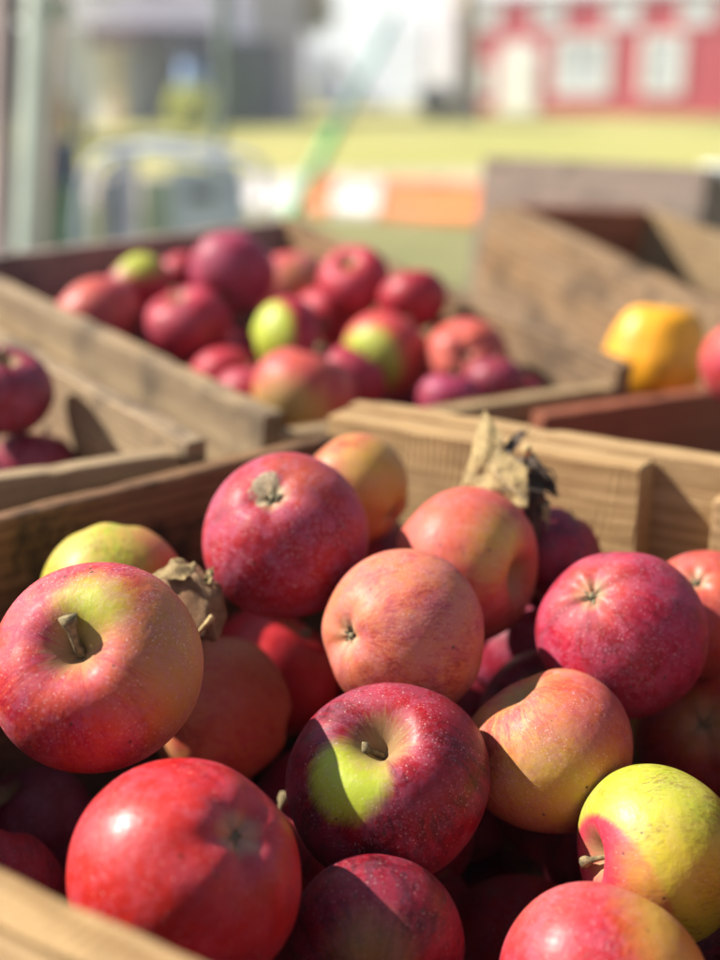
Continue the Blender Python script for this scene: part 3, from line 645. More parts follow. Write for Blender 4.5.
copies([[-0.1348, 1.1127, -0.296, 0.033], [-0.1138, 1.047, -0.325, 0.0349], [-0.1189, 1.2129, -0.2551, 0.0339], [-0.0274, 1.1339, -0.287, 0.0338], [-0.0795, 0.9422, -0.3474, 0.0332], [0.0532, 1.0169, -0.3409, 0.0316], [-0.0038, 0.9835, -0.2981, 0.0334], [-0.0393, 0.9186, -0.2878, 0.032], [-0.0897, 1.2257, -0.3134, 0.0327], [-0.2515, 1.1503, -0.3206, 0.0325], [-0.23, 1.1079, -0.2643, 0.0342], [-0.0831, 1.1522, -0.328, 0.0343], [0.012, 1.1302, -0.3539, 0.0328], [0.0089, 0.9302, -0.3616, 0.0331], [-0.11, 1.1343, -0.2343, 0.034], [-0.1872, 1.0629, -0.3206, 0.0329], [-0.0189, 1.0279, -0.3565, 0.0328], [-0.0516, 1.0385, -0.3004, 0.0346], [-0.1266, 0.9905, -0.2924, 0.0324], [-0.1544, 1.1998, -0.3197, 0.0323], [-0.1751, 1.1709, -0.2592, 0.0322], [0.1074, 0.9995, -0.3759, 0.0334]], 'apple buried under the heap of the middle crate', 'buried apples in the middle crate', ['crim', 'red', 'plum', 'pinkred', 'dred'], 220)
lf = []
rnd = random.Random(5)
for a in range(3):
    for b in range(4):
        p = lNR+lw*(.17+.33*a)+dirA*(.06+.1*b); lf.append((p.x, p.y, p.z-CZ-.098-.01*rnd.random(), .035))
lf += [(-.262, .80, -.232, .032), (-.30, .86, -.222, .034), (-.235, .72, -.25, .032)]
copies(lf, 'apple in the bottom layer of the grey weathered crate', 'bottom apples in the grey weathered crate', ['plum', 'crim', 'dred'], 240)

tf = []
for a in range(5):
    for b in range(3):
        p = pw(.16+.07*a, .085+.075*b, 0); tf.append((p.x, p.y, -.40-.006*((a+b) % 2), .035))
for (a_, n_, z_) in ((.185, .25, -.335), (.20, .18, -.345), (.27, .22, -.34), (.26, .27, -.335), (.34, .18, -.345), (.182, .272, -.255), (.262, .235, -.272)):
    p = pw(a_, n_, 0); tf.append((p.x, p.y, z_, .034))
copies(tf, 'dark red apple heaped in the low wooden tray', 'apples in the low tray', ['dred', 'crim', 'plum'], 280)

# --- orange gourd
def gourd():
    c = at(655, 352, 1.10); root = empty('gourd', c, 'plump orange-yellow gourd with a narrow top standing in the reddish brown crate', 'gourd')
    root.rotation_euler = (R_(-8), R_(14), 0)
    vs = []; fs = []; nu, nv = 64, 28
    prof = [(0, -.036), (.018, -.041), (.034, -.036), (.0405, -.022), (.0415, -.006), (.039, .010), (.036, .022), (.031, .032), (.021, .038), (.009, .036), (0, .031)]
    def pr(t):
        f_ = t*(len(prof)-1); i = min(int(f_), len(prof)-2); w = f_-i; w = w*w*(3-2*w)
        return prof[i][0]*(1-w)+prof[i+1][0]*w, prof[i][1]*(1-w)+prof[i+1][1]*w
    for j in range(nv+1):
        r, z = pr(j/nv)
        for k in range(nu):
            th = 2*math.pi*k/nu; rib = 1+.05*(abs(math.cos(2.5*th+.6))**.7-.6)
            n_ = 1+.06*noise.noise(Vector((math.cos(th), math.sin(th), z*30)))
            vs.append(Vector((r*rib*n_*math.cos(th), r*rib*n_*math.sin(th), z+(.003*math.cos(th) if j < nv else 0))))
    for j in range(nv):
        for k in range(nu): fs.append((j*nu+k, j*nu+(k+1) % nu, (j+1)*nu+(k+1) % nu, (j+1)*nu+k))
    me = bpy.data.meshes.new('rind'); me.from_pydata([v[:] for v in vs], [], fs); me.polygons.foreach_set('use_smooth', [True]*len(fs))
    me.materials.append(plain('gourd_rind', (.82, .35, .008), .45, .2, 40, bump=.0005)); o = bpy.data.objects.new('rind', me); COL.objects.link(o); o.parent = root
    m = MB(); m.tube([(0, 0, .030), (.002, 0, .036), (.004, .002, .040)], [.006, .0045, .005], 8)
    me = bpy.data.meshes.new('stem'); me.from_pydata([v[:] for v in m.v], [], m.f); me.materials.append(plain('gourd_stem', (.3, .22, .08), .8)); o = bpy.data.objects.new('stem', me); COL.objects.link(o); o.parent = root
gourd()
gf = []
for a in range(3):
    for b in range(4):
        p = gNL.lerp(gNR, .17+.33*a)+(gFL-gNL).normalized()*(.06+.11*b); gf.append((p.x, p.y, p.z-CZ-.135-.01*rnd.random(), .034))
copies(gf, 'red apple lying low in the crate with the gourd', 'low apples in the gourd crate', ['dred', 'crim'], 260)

# ---------------------------------------------------------------- dry leaves
def leafmat(name, a, b, vein):
    m, nt, bs = newmat(name); N = NT(nt); g = N.attr('grain'); x, y, z = N.xyz(g)
    side = N.m('ABSOLUTE', N.m('SUBTRACT', y, .5))
    rib = N.ramp(N.m('ABSOLUTE', N.m('SINE', N.m('MULTIPLY', N.m('SUBTRACT', x, N.m('MULTIPLY', side, .55)), 26))), .0, .16, 1, 0)
    mid = N.ramp(side, .012, .035, 1, 0); net = N.ramp(N.vor(g, 30, 'DISTANCE_TO_EDGE'), .0, .09, 1, 0)
    v = N.m('MAXIMUM', N.m('MULTIPLY', rib, .7), mid)
    c = N.mix(N.ramp(N.noise(g, 5, 6), .35, .65), a, b)
    c = N.mix(N.m('MULTIPLY', v, .85), c, vein); c = N.mix(N.m('MULTIPLY', net, .18), c, (.1, .06, .03))
    sp = N.ramp(N.noise(g, 22, 5, .7), .62, .7); c = N.mix(N.m('MULTIPLY', sp, .6), c, (.07, .04, .025))
    N.link(c, bs.inputs['Base Color']); bs.inputs['Roughness'].default_value = .7; bs.inputs['Specular IOR Level'].default_value = .3
    bs.inputs['Transmission Weight'].default_value = 0
    N.link(N.bump(N.m('ADD', v, N.m('MULTIPLY', net, .4)), .9, .0012), bs.inputs['Normal']); return m
leaf_tan = leafmat('dry_leaf_tan', (.46, .33, .14), (.33, .23, .10), (.55, .42, .22))
leaf_brown = leafmat('dry_leaf_brown', (.19, .09, .04), (.28, .16, .075), (.38, .24, .12))
leaf_dark = leafmat('dry_leaf_dark', (.07, .045, .03), (.13, .085, .055), (.18, .12, .08))
def sheet(mb, a, b, c, d, bulge=.0, crump=.0011, seed=0, n=22, curl=0, uv=((0, 0), (1, 0), (1, 1), (0, 1)), jag=.0008, rnd_=0):
    """crumpled sheet spanned by four corners, with real thickness"""
    a, b, c, d = (Vector(q) for q in (a, b, c, d)); nrm = ((b-a).cross(d-a)).normalized(); so = Vector((seed*5.3, seed, 0)); vs = []; g = []
    for j in range(n+1):
        for i in range(n+1):
            s, t = i/n, j/n
            p = (a*(1-s)+b*s)*(1-t)+(d*(1-s)+c*s)*t
            dome = math.sin(math.pi*s)*math.sin(math.pi*t)
            p = p+((a+b+c+d)/4-p)*rnd_*((2*s-1)**2*(2*t-1)**2)**1.3
            p = p+nrm*(bulge*dome+curl*(abs(s-.5)*2)**2.5)
            e = min(s, 1-s, t, 1-t)
            p = p+nrm*crump*noise.noise(Vector((s*3.2, t*3.2, 1))+so)*1.6+nrm*crump*.25*noise.noise(Vector((s*9, t*9, 1))+so)
            if e < .5/n: p = p+noise.noise_vector(Vector((s*6, t*6, 3))+so)*jag
            vs.append(p); u0 = (Vector(uv[0])*(1-s)+Vector(uv[1])*s)*(1-t)+(Vector(uv[3])*(1-s)+Vector(uv[2])*s)*t
            g.append(Vector((u0.x, u0.y, seed*.37)))
    m_ = n+1; N0 = len(vs); fs = []
    for j in range(n):
        for i in range(n): fs.append((j*m_+i, j*m_+i+1, (j+1)*m_+i+1, (j+1)*m_+i))
    vs2 = [p-nrm*.00035 for p in vs]; fs2 = [tuple(q+N0 for q in f[::-1]) for f in fs]
    bd = [i for i in range(m_)]+[j*m_+n for j in range(1, m_)]+[n*m_+i for i in range(n-1, -1, -1)]+[j*m_ for j in range(n-1, 0, -1)]
    sd_ = [(bd[k], bd[k]+N0, bd[(k+1) % len(bd)]+N0, bd[(k+1) % len(bd)]) for k in range(len(bd))]
    mb.add(vs+vs2, fs+fs2+sd_, True, g+g)
lr = empty('dry_leaf', at(500, 500, .66), 'large pale curled dry leaf cluster leaning on the far side of the front crate', 'leaf')
m = MB()
sheet(m, at(460,488,.650), at(498,462,.646), at(503,436,.650), at(484,409,.662), bulge=.0035, seed=1, n=30, uv=((0,.1),(.3,.5),(.7,.5),(1,.2)))
sheet(m, at(462,490,.652), at(528,508,.630), at(528,468,.634), at(503,450,.645), bulge=.004, crump=.002, seed=2, n=30, uv=((0,.1),(1,.4),(.9,.9),(.3,.7)))
m.build('blade', leaf_tan, lr, grain=True)
m = MB()
sheet(m, at(498,458,.652), at(512,452,.648), at(529,428,.655), at(512,434,.662), bulge=-.002, seed=3, n=14)
sheet(m, at(524,466,.645), at(556,484,.640), at(548,474,.648), at(530,448,.652), bulge=.003, seed=4, n=14)
sheet(m, at(518,500,.638), at(541,545,.640), at(548,480,.640), at(526,470,.646), bulge=.006, crump=.004, seed=5, n=18)
sheet(m, at(535,486,.640), at(560,497,.638), at(553,478,.645), at(530,466,.640), bulge=-.003, crump=.003, seed=6, n=14)
m.build('curled_edge', leaf_dark, lr, grain=True)
m = MB()
sheet(m, at(541,507,.634), at(548,532,.634), at(549,500,.640), at(544,496,.640), bulge=.002, seed=7, n=10)
m.build('torn_flap', leaf_tan, lr, grain=True)
m = MB(); m.tube([at(486,420,.664), at(500,440,.655), at(512,458,.645), at(524,462,.638), at(527,452,.634)], [.0004, .0006, .0009, .0013, .0016], 8)
m.tube([at(500,489,.636), at(530,489,.632), at(545,493,.632), at(558,498,.634)], [.0003, .0006, .0005, .0003], 6)
m.tube([at(524,462,.638), at(538,468,.634), at(552,470,.634), at(557,480,.636)], [.001, .0007, .0006, .0004], 6)
m.build('leaf_stalk', plain('leaf_stalk_bark', (.1, .075, .05), .8, .4, 300), lr)
m = MB(); m.tube([at(527,455,.636), at(527,450,.632), at(527,447,.630)], [.0016, .0024, .0017], 10); m.build('bud', plain('bud_tan', (.5, .36, .15), .8, .3, 300), lr)
l2 = empty('dry_leaf', at(195, 610, .58), 'brown curled dry leaf between the large pink apple and the crimson scarred one', 'leaf')
m = MB()
sheet(m, at(146,576,.578), at(212,655,.566), at(234,602,.574), at(192,556,.592), bulge=.010, crump=.002, rnd_=.3, seed=11, n=34, uv=((0,0),(1,.3),(.9,1),(.1,.7)))
m.build('blade', leaf_brown, l2, grain=True)
m = MB()
sheet(m, at(150,578,.574), at(186,578,.567), at(197,566,.577), at(178,558,.588), bulge=.003, crump=.002, seed=12, n=16)
sheet(m, at(203,580,.570), at(213,586,.568), at(214,567,.575), at(208,570,.577), bulge=.001, crump=.002, seed=13, n=10)
m.build('rolled_rim', leaf_tan, l2, grain=True)
m = MB(); m.tube([at(199,632,.560), at(206,624,.558), at(212,617,.556)], [.0009, .001, .0014], 8); m.build('leaf_stalk', plain('bud_tan', (.5, .36, .15)), l2)

# ================================================================ beyond the table
def structure(name, m, mat): return props(m.build(name, mat), kind='structure')
def gmat(name, a, b, sc1=.6, sc2=9, c3=None):
    m, nt, bs = newmat(name); N = NT(nt); co = N.coord()
    f = N.m('ADD', N.m('MULTIPLY', N.noise(co, sc1, 5), .6), N.m('MULTIPLY', N.noise(co, sc2, 6, .7), .4))
    c = N.mix(N.ramp(f, .38, .62), a, b)
    if c3: c = N.mix(N.ramp(N.noise(co, sc1*2.3, 5), .55, .7), c, c3)
    N.link(c, bs.inputs['Base Color']); bs.inputs['Roughness'].default_value = .95; bs.inputs['Specular IOR Level'].default_value = .1
    N.link(N.bump(N.noise(co, sc2*4, 5, .7), .5, .02), bs.inputs['Normal']); return m
def sheet_xy(name, x0, y0, x1, y1, z, mat, n=1):
    m = MB(); m.add([(x0, y0, z), (x1, y0, z), (x1, y1, z), (x0, y1, z)], [(0, 1, 2, 3)]); return structure(name, m, mat)
sheet_xy('ground', -900, -900, 900, 900, 0, gmat('dry_turf', (.25, .235, .10), (.19, .19, .08), .5, 12, (.30, .26, .15)))
sheet_xy('gravel_path', -60, 13.4, 60, 18.2, .004, gmat('pale_gravel', (.52, .44, .34), (.44, .37, .28), .8, 30))
sheet_xy('lawn', -80, 18.2, 80, 60, .008, gmat('sunlit_lawn', (.42, .38, .12), (.30, .31, .08), .12, 1.1, (.46, .36, .17)))
# low hills far away
m = MB(); vs = []; nseg = 90
for i in range(nseg+1):
    a = math.pi*(-.12+1.24*i/nseg); r = 420
    for q, (rr, hh) in enumerate(((r-60, -1), (r, 11+9*noise.noise(Vector((i*.16, 0, 0)))), (r+90, -1))):
        vs.append((math.cos(a)*rr, math.sin(a)*rr, hh))
fs = []
for i in range(nseg):
    for q in (0, 1): fs.append((i*3+q, (i+1)*3+q, (i+1)*3+q+1, i*3+q+1))
m.add(vs, fs, True); structure('hills', m, plain('hill_green', (.09, .11, .06), .95, .3, .05))

def window(parent, x0, x1, z0, z1, y, frame, pane, bars=(1, 1), fw=.12):
    """window whose frame stands proud of the wall face at y (facing -y)"""
    fr = MB(); y0 = y-.07
    fr.box(x0, y0, z0, x0+fw, y+.02, z1); fr.box(x1-fw, y0, z0, x1, y+.02, z1)
    fr.box(x0+fw, y0, z1-fw, x1-fw, y+.02, z1); fr.box(x0+fw, y0, z0, x1-fw, y+.02, z0+fw)
    for k in range(bars[0]):
        xx = x0+fw+(x1-x0-2*fw)*(k+1)/(bars[0]+1); fr.box(xx-.03, y0+.02, z0+fw, xx+.03, y, z1-fw)
    for k in range(bars[1]):
        zz = z0+fw+(z1-z0-2*fw)*(k+1)/(bars[1]+1); fr.box(x0+fw, y0+.024, zz-.03, x1-fw, y-.004, zz+.03)
    w = fr.build('window', frame, parent)
    p = MB(); p.box(x0+fw*.5, y-.03, z0+fw*.5, x1-fw*.5, y-.012, z1-fw*.5); p.build('pane', pane, w)
white = plain('white_paint', (.80, .79, .76), .6, .08, 2)
glass = plain('window_glass', (.55, .6, .66), .12, .3, .6, spec=.9)
def siding(name, a, b, pitch, vertical=False):
    m, nt, bs = newmat(name); N = NT(nt); co = N.coord(); x, y, z = N.xyz(co)
    s_ = N.m('FRACT', N.m('DIVIDE', x if vertical else z, pitch)); g = N.ramp(s_, .0, .09, 1, 0)
    c = N.mix(N.ramp(N.noise(co, 1.3, 6), .35, .65), a, b); c = N.mix(N.m('MULTIPLY', g, .45), c, (.1, .03, .03))
    N.link(c, bs.inputs['Base Color']); bs.inputs['Roughness'].default_value = .75
    N.link(N.bump(s_, .5, .03), bs.inputs['Normal']); return m

# --- red barn
BY = 46.5; bx0, bx1 = 3.62, 19.5; BA = R_(30)
bn = empty('barn', (bx0, BY, 0), 'red clapboard barn with white windows and door under a pale roof', 'building')
m = MB(); m.box(bx0, BY, 0, bx1, BY+9, 3.62); m.build('wall', siding('red_clapboard', (.62, .06, .085), (.54, .045, .07), .16), bn)
m = MB(); x0, x1 = bx0-.35, bx1+.35; e, rdg = 3.63, 6.6
m.add([(x0, BY-.15, e), (x1, BY-.15, e), (x1, BY+4.5, rdg), (x0, BY+4.5, rdg), (x0, BY-.15, e+.16), (x1, BY-.15, e+.16), (x1, BY+4.5, rdg+.16), (x0, BY+4.5, rdg+.16),
       (x0, BY+9.6, e), (x1, BY+9.6, e), (x0, BY+9.6, e+.16), (x1, BY+9.6, e+.16)],
      [(0, 3, 2, 1), (4, 5, 6, 7), (0, 1, 5, 4), (3, 8, 9, 2), (7, 6, 11, 10), (8, 10, 11, 9), (0, 4, 7, 3), (3, 7, 10, 8), (1, 2, 6, 5), (2, 9, 11, 6)])
m.build('roof', plain('pale_metal_roof', (.60, .62, .64), .5, .12, .8), bn)
for gx in (bx0, bx1):
    m = MB(); m.add([(gx-.02, BY, 3.62), (gx-.02, BY+9, 3.62), (gx-.02, BY+4.5, 6.55), (gx+.02, BY, 3.62), (gx+.02, BY+9, 3.62), (gx+.02, BY+4.5, 6.55)], [(0, 2, 1), (3, 4, 5), (0, 1, 4, 3), (1, 2, 5, 4), (2, 0, 3, 5)])
    m.build('gable', siding('red_clapboard', (.62, .06, .085), (.54, .045, .07), .16), bn)
def bxx(u):
    k = (u-360)/FPX*cp_; return bx0+(k*BY-bx0)/(math.cos(BA)+k*math.sin(BA))
for (u0, u1, z0, z1, br) in ((553, 610, .62, 2.48, (1, 1)), (640, 683, .66, 2.5, (1, 1)), (477, 491, .55, 1.6, (0, 1)), (740, 790, .62, 2.4, (1, 1)), (850, 900, .62, 2.4, (1, 1))):
    window(bn, bxx(u0), bxx(u1), z0, z1, BY, white, glass, br, .2)
for (u0, u1) in ((470, 498), (532, 562), (603, 636), (676, 710), (750, 780), (820, 850)):
    window(bn, bxx(u0), bxx(u1), 2.72, 3.5, BY, white, glass, (1, 0), .14)
m = MB(); a, b_ = bxx(499), bxx(538)
pts = [(a, .05), (b_, .05), (b_, 1.95)]+[((a+b_)/2+(b_-a)/2*math.cos(t), 1.95+.4*math.sin(t)) for t in [math.pi*i/10 for i in range(1, 10)]]+[(a, 1.95)]
n = len(pts); m.add([(x, BY-.08, z) for x, z in pts]+[(x, BY+.01, z) for x, z in pts], [tuple(range(n)), tuple(range(n, 2*n))[::-1]]+[(i, i+n, (i+1) % n+n, (i+1) % n) for i in range(n)])
dr = m.build('door', white, bn)
m = MB(); m.box(b_-.25, BY-.14, 1.0, b_-.17, BY-.081, 1.16); m.build('handle', plain('black_iron', (.03, .03, .03), .5), dr)
m = MB(); m.box(bx0-.12, BY-.06, 0, bx0+.22, BY-.003, 3.6); m.build('corner_trim', white, bn)

# --- trees
def tree(label, x, y, h, crown_r, crown_z, cols, trunk_r, seed, group='trees beyond the lawn', n=1500, leaf=.16):
    rnd = random.Random(seed); root = empty('tree', (x, y, 0), label, 'tree', group)
    m = MB(); pts = [Vector((x+rnd.uniform(-.1, .1)*i*.3, y, h*.75*i/6)) for i in range(7)]
    m.tube(pts, [trunk_r*(1-.11*i) for i in range(7)], 10)
    ends = []
    for i in range(9):
        a = rnd.random()*6.28; p0 = pts[3+i % 4]; e = Vector((x+math.cos(a)*crown_r*.7, y+math.sin(a)*crown_r*.7, crown_z+rnd.uniform(-.4, .5)*crown_r)); ends.append(e)
        m.tube([p0, p0.lerp(e, .5)+Vector((0, 0, .2)), e], [trunk_r*.35, trunk_r*.2, trunk_r*.08], 6)
    m.build('trunk', plain('tree_bark', (.26, .2, .14), .9, .3, 3) if seed > 1 else plain('pale_bark', (.58, .47, .34), .9, .2, 3), root)
    cl = []
    for i in range(26):
        d = Vector((rnd.gauss(0, 1), rnd.gauss(0, 1), rnd.gauss(0, .8))).normalized()*crown_r*rnd.uniform(.35, .95)
        cl.append((Vector((x, y, crown_z))+d, crown_r*rnd.uniform(.18, .38)))
    mm = [MB() for _ in cols]
    for i in range(n):
        c, r = rnd.choice(cl); d = Vector((rnd.gauss(0, 1), rnd.gauss(0, 1), rnd.gauss(0, 1))).normalized()*r*rnd.uniform(.5, 1.15)
        p = c+d; a = Vector((rnd.gauss(0, 1), rnd.gauss(0, 1), rnd.gauss(0, 1))).normalized(); b = a.orthogonal().normalized(); l = leaf*rnd.uniform(.7, 1.4)
        mm[rnd.randrange(len(cols))].add([p-a*l, p-b*l*.5, p+a*l, p+b*l*.5], [(0, 1, 2, 3)])
    for q, cc in zip(mm, cols): q.build('crown', plain('leaf_%.2f_%.2f_%.2f' % cc, cc, .7, .3, 2), root)
tree('tree with a pale tan trunk left of the red barn', 3.0, 39, 9, 2.2, 7.3, [(.12, .14, .04), (.2, .17, .05)], .42, 1, n=1200)
tree('thin yellowing tree with orange leaves between the farmhouse and the white shed', -2.1, 41, 5.2, 1.5, 3.4, [(.30, .30, .10), (.42, .26, .1), (.34, .36, .16)], .12, 2, n=900)
tree('green tree rising behind the farmhouse', -12.5, 58, 11, 4, 7.5, [(.10, .13, .05), (.14, .17, .07)], .3, 3, n=1500, leaf=.3)
def bush(label, x, y, r, h, cols, seed, leaf=.08, n=700):
    rnd = random.Random(seed); root = empty('bush', (x, y, 0), label, 'bush', None)
    m = MB()
    for i in range(7):
        a = rnd.random()*6.28; m.tube([(x, y, 0), (x+math.cos(a)*r*.4, y+math.sin(a)*r*.4, h*.7)], [.02, .008], 5)
    m.build('stem', plain('tree_bark', (.26, .2, .14)), root); mm = [MB() for _ in cols]
    for i in range(n):
        d = Vector((rnd.gauss(0, .5), rnd.gauss(0, .5), rnd.gauss(0, .5)));
        if d.length > 1: d.normalize()
        p = Vector((x+d.x*r, y+d.y*r, h*.55+d.z*h*.5)); p.z = max(.03, p.z)
        a = Vector((rnd.gauss(0, 1), rnd.gauss(0, 1), rnd.gauss(0, 1))).normalized(); b = a.orthogonal().normalized(); l = leaf*rnd.uniform(.7, 1.4)
        mm[rnd.randrange(len(cols))].add([p-a*l, p-b*l*.5, p+a*l, p+b*l*.5], [(0, 1, 2, 3)])
    for q, cc in zip(mm, cols): q.build('foliage', plain('leaf_%.2f_%.2f_%.2f' % cc, cc, .7, .3, 2), root)
bush('olive green bush at the foot of the pale tree trunk', 2.2, 40, .5, .95, [(.13, .14, .04)], 1)
bush('bright yellow-green bush beside the blue barrel', -3.75, 30.5, .55, 1.0, [(.6, .6, .08), (.5, .54, .1)], 2)
bush('yellow bush with orange flowers left of the farmhouse', -5.5, 24.6, .33, .95, [(.5, .48, .1), (.55, .2, .05)], 3, leaf=.05)

# --- white shed
ws = empty('shed', (-1.9, 57, 0), 'large pale blue-white shed left of the red barn', 'building')
m = MB(); m.box(-1.9, 57, 0, 4.6, 64, 6.2); m.build('wall', siding('white_metal_siding', (.74, .80, .88), (.70, .77, .86), .5, True), ws)
m = MB(); m.add([(-2.3, 56.6, 6.21), (5.0, 56.6, 6.21), (5.0, 60.5, 8), (-2.3, 60.5, 8), (-2.3, 64.4, 6.21), (5.0, 64.4, 6.21)], [(0, 1, 2, 3), (3, 2, 5, 4), (0, 4, 5, 1), (0, 3, 4), (1, 5, 2)])
m.build('roof', plain('pale_metal_roof', (.6, .62, .64)), ws)
m = MB(); m.box(1.2, 56.93, 0, 3.4, 56.997, 3.2); m.build('door', plain('pale_blue_door', (.62, .70, .80), .6), ws)

# --- farmhouse
fh = empty('farmhouse', (-6, 37, 0), 'grey farmhouse with a red-brown porch roof and a dark open carport', 'building')
lil = siding('lilac_grey_siding', (.52, .50, .56), (.46, .45, .52), .2)
m = MB(); m.box(-9.5, 38.5, 0, -3.3, 41.5, 6.2); m.build('wall', lil, fh)
m = MB(); m.add([(-9.9, 38.1, 6.21), (-2.9, 38.1, 6.21), (-2.9, 40, 7.6), (-9.9, 40, 7.6), (-9.9, 41.9, 6.21), (-2.9, 41.9, 6.21)], [(0, 1, 2, 3), (3, 2, 5, 4), (0, 4, 5, 1), (0, 3, 4), (1, 5, 2)])
m.build('roof', plain('dark_shingles', (.09, .085, .09), .9, .3, 2), fh)
m = MB(); m.add([(-7.8, 35.0, 2.42), (-4.4, 35.0, 2.42), (-4.4, 38.49, 2.5), (-7.8, 38.49, 2.5), (-7.8, 35.0, 1.993), (-4.4, 35.0, 1.993), (-4.4, 38.49, 2.2), (-7.8, 38.49, 2.2)],
              [(0, 1, 2, 3), (4, 7, 6, 5), (0, 4, 5, 1), (1, 5, 6, 2), (2, 6, 7, 3), (3, 7, 4, 0)]); m.build('porch_roof', plain('red_brown_roof', (.075, .03, .035), .8, .2, 2), fh)
m = MB(); m.box(-7.5, 35.4, 0, -5.2, 38.49, 1.99); m.build('porch_wall', plain('off_white_wall', (.62, .62, .6), .8, .08, 1), fh)
m = MB(); m.box(-5.75, 35.33, .02, -5.3, 35.396, 1.9); m.build('door', plain('tan_door', (.50, .38, .2), .7), fh)
for a in ((-8.9, -7.9), (-6.9, -6.0), (-4.9, -3.9)): window(fh, a[0], a[1], 3.6, 5.0, 38.5, white, glass, (1, 1))
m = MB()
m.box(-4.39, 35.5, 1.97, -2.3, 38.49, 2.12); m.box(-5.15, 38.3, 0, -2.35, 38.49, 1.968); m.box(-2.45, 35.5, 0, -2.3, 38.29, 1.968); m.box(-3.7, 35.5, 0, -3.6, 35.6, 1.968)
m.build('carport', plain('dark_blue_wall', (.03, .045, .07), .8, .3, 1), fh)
br = empty('barrel', (-4.05, 33.5, 0), 'blue barrel standing in front of the dark carport', 'barrel')
m = MB(); m.tube([(-4.05, 33.5, 0), (-4.05, 33.5, .1), (-4.05, 33.5, .4), (-4.05, 33.5, .85), (-4.05, 33.5, 1.3), (-4.05, 33.5, 1.5)], [.3, .33, .35, .36, .35, .32], 20); m.build('drum', plain('blue_plastic', (.16, .28, .55), .5), br)
m = MB(); m.tube([(-4.05, 33.5, 1.501), (-4.05, 33.5, 1.56)], .34, 20); m.build('lid', plain('blue_plastic_lid', (.13, .22, .45), .5), br)
gs = empty('shrub', (-2.9, 34.6, 0), 'dark green shrub growing at the right end of the carport', 'bush')
m = MB(); rr_ = random.Random(8)
for i in range(500):
    p = Vector((-2.95+rr_.gauss(0, .22), 34.7+rr_.gauss(0, .2), abs(rr_.gauss(.8, .4)))); a = Vector((rr_.gauss(0, 1), rr_.gauss(0, 1), rr_.gauss(0, 1))).normalized(); b = a.orthogonal().normalized()
    m.add([p-a*.08, p-b*.05, p+a*.08, p+b*.05], [(0, 1, 2, 3)])
m.build('foliage', plain('shrub_green', (.05, .16, .06), .7), gs)
m = MB(); m.tube([(-2.95, 34.7, 0), (-2.95, 34.7, 1)], [.04, .02], 6); m.build('stem', plain('tree_bark', (.26, .2, .14)), gs)

# --- white van side on, left
vx, vy = -6.3, 27.0
vn = empty('van', (vx, vy, 0), 'white van parked left of the farmhouse', 'van')
m = MB(); prof = [(-2.3, .4), (-2.4, .9), (-2.3, 2.05), (-2.1, 2.2), (1.0, 2.2), (1.3, 2.05), (1.75, 1.3), (2.45, 1.1), (2.6, .8), (2.55, .4)]
# the van stands end on to the viewer: length along y
n = len(prof); m.add([(vx-.55, vy+p[0]*-1, p[1]) for p in prof]+[(vx+.55+.0, vy+p[0]*-1, p[1]) for p in prof], [tuple(range(n)), tuple(range(n, 2*n))[::-1]]+[(i, i+n, (i+1) % n+n, (i+1) % n) for i in range(n)])
m.build('body', white, vn)
m = MB(); m.add([(vx-.47, vy-1.38, 2.0), (vx+.47, vy-1.38, 2.0), (vx+.47, vy-1.76, 1.36), (vx-.47, vy-1.76, 1.36)], [(0, 1, 2, 3)]); m.build('windscreen', glass, vn)
for sx in (-.4, .4):
    m = MB(); m.box(vx+sx-.12, vy-2.63, .72, vx+sx+.12, vy-2.52, .9); m.build('headlight', plain('lamp_glass', (.7, .7, .68), .2), vn)
for sx in (-.56, .42):
    for sy in (-1.6, 1.5):
        m = MB(); m.tube([(vx+sx, vy+sy, .33), (vx+sx+.16, vy+sy, .33)], .33, 20); w_ = m.build('wheel', plain('tyre', (.02, .02, .02), .8), vn)

# --- low barriers behind the crates
def barrier(u0, u1, d, mat, label):
    # the row runs slantwise, its right end nearer
    def hit(u): k = (u-360)/FPX*cp_; s_ = (k*13.2+1.2)/(math.cos(.5)+k*math.sin(.5)); return Vector((-1.2+s_*math.cos(.5), 13.2-s_*math.sin(.5), 0))
    a, b = hit(u0), hit(u1); L_ = (b-a).length; x0, x1 = a.x+(b.x-a.x)/2-L_/2, a.x+(b.x-a.x)/2+L_/2; y = (a.y+b.y)/2; h = .32
    root = empty('road_barrier', ((x0+x1)/2, y, 0), label, 'barrier', 'low plastic road barriers beyond the table')
    pr_ = [(-.17, .0), (-.17, .07), (-.1, .16), (-.06, h), (.06, h), (.1, .16), (.17, .07), (.17, 0)]; n = len(pr_)
    m = MB(); m.add([(x0+.01, y+p, z) for p, z in pr_]+[(x1-.01, y+p, z) for p, z in pr_], [tuple(range(n)), tuple(range(n, 2*n))[::-1]]+[(i, i+n, (i+1) % n+n, (i+1) % n) for i in range(n)])
    m.build('body', mat, root)
    m = MB(); m.tube([((x0+x1)/2, y, h), ((x0+x1)/2, y, h+.02)], .035, 12); m.build('filler_cap', plain('black_iron', (.03, .03, .03)), root); root.rotation_euler.z = -.5
wp = plain('white_plastic', (.74, .68, .64), .5, .1, 2); op = plain('orange_plastic', (.80, .20, .03), .5, .15, 2)
barrier(236, 312, 12.3, wp, 'white low barrier, leftmost of the row, behind the green leaning pole')
barrier(314, 336, 12.3, op, 'short orange low barrier between two white ones')
barrier(338, 386, 12.3, wp, 'white low barrier just left of the long orange one')
barrier(388, 496, 12.3, op, 'long orange low barrier next to the dark crate')
barrier(498, 590, 12.3, wp, 'white low barrier hidden behind the dark crate, rightmost of the row')

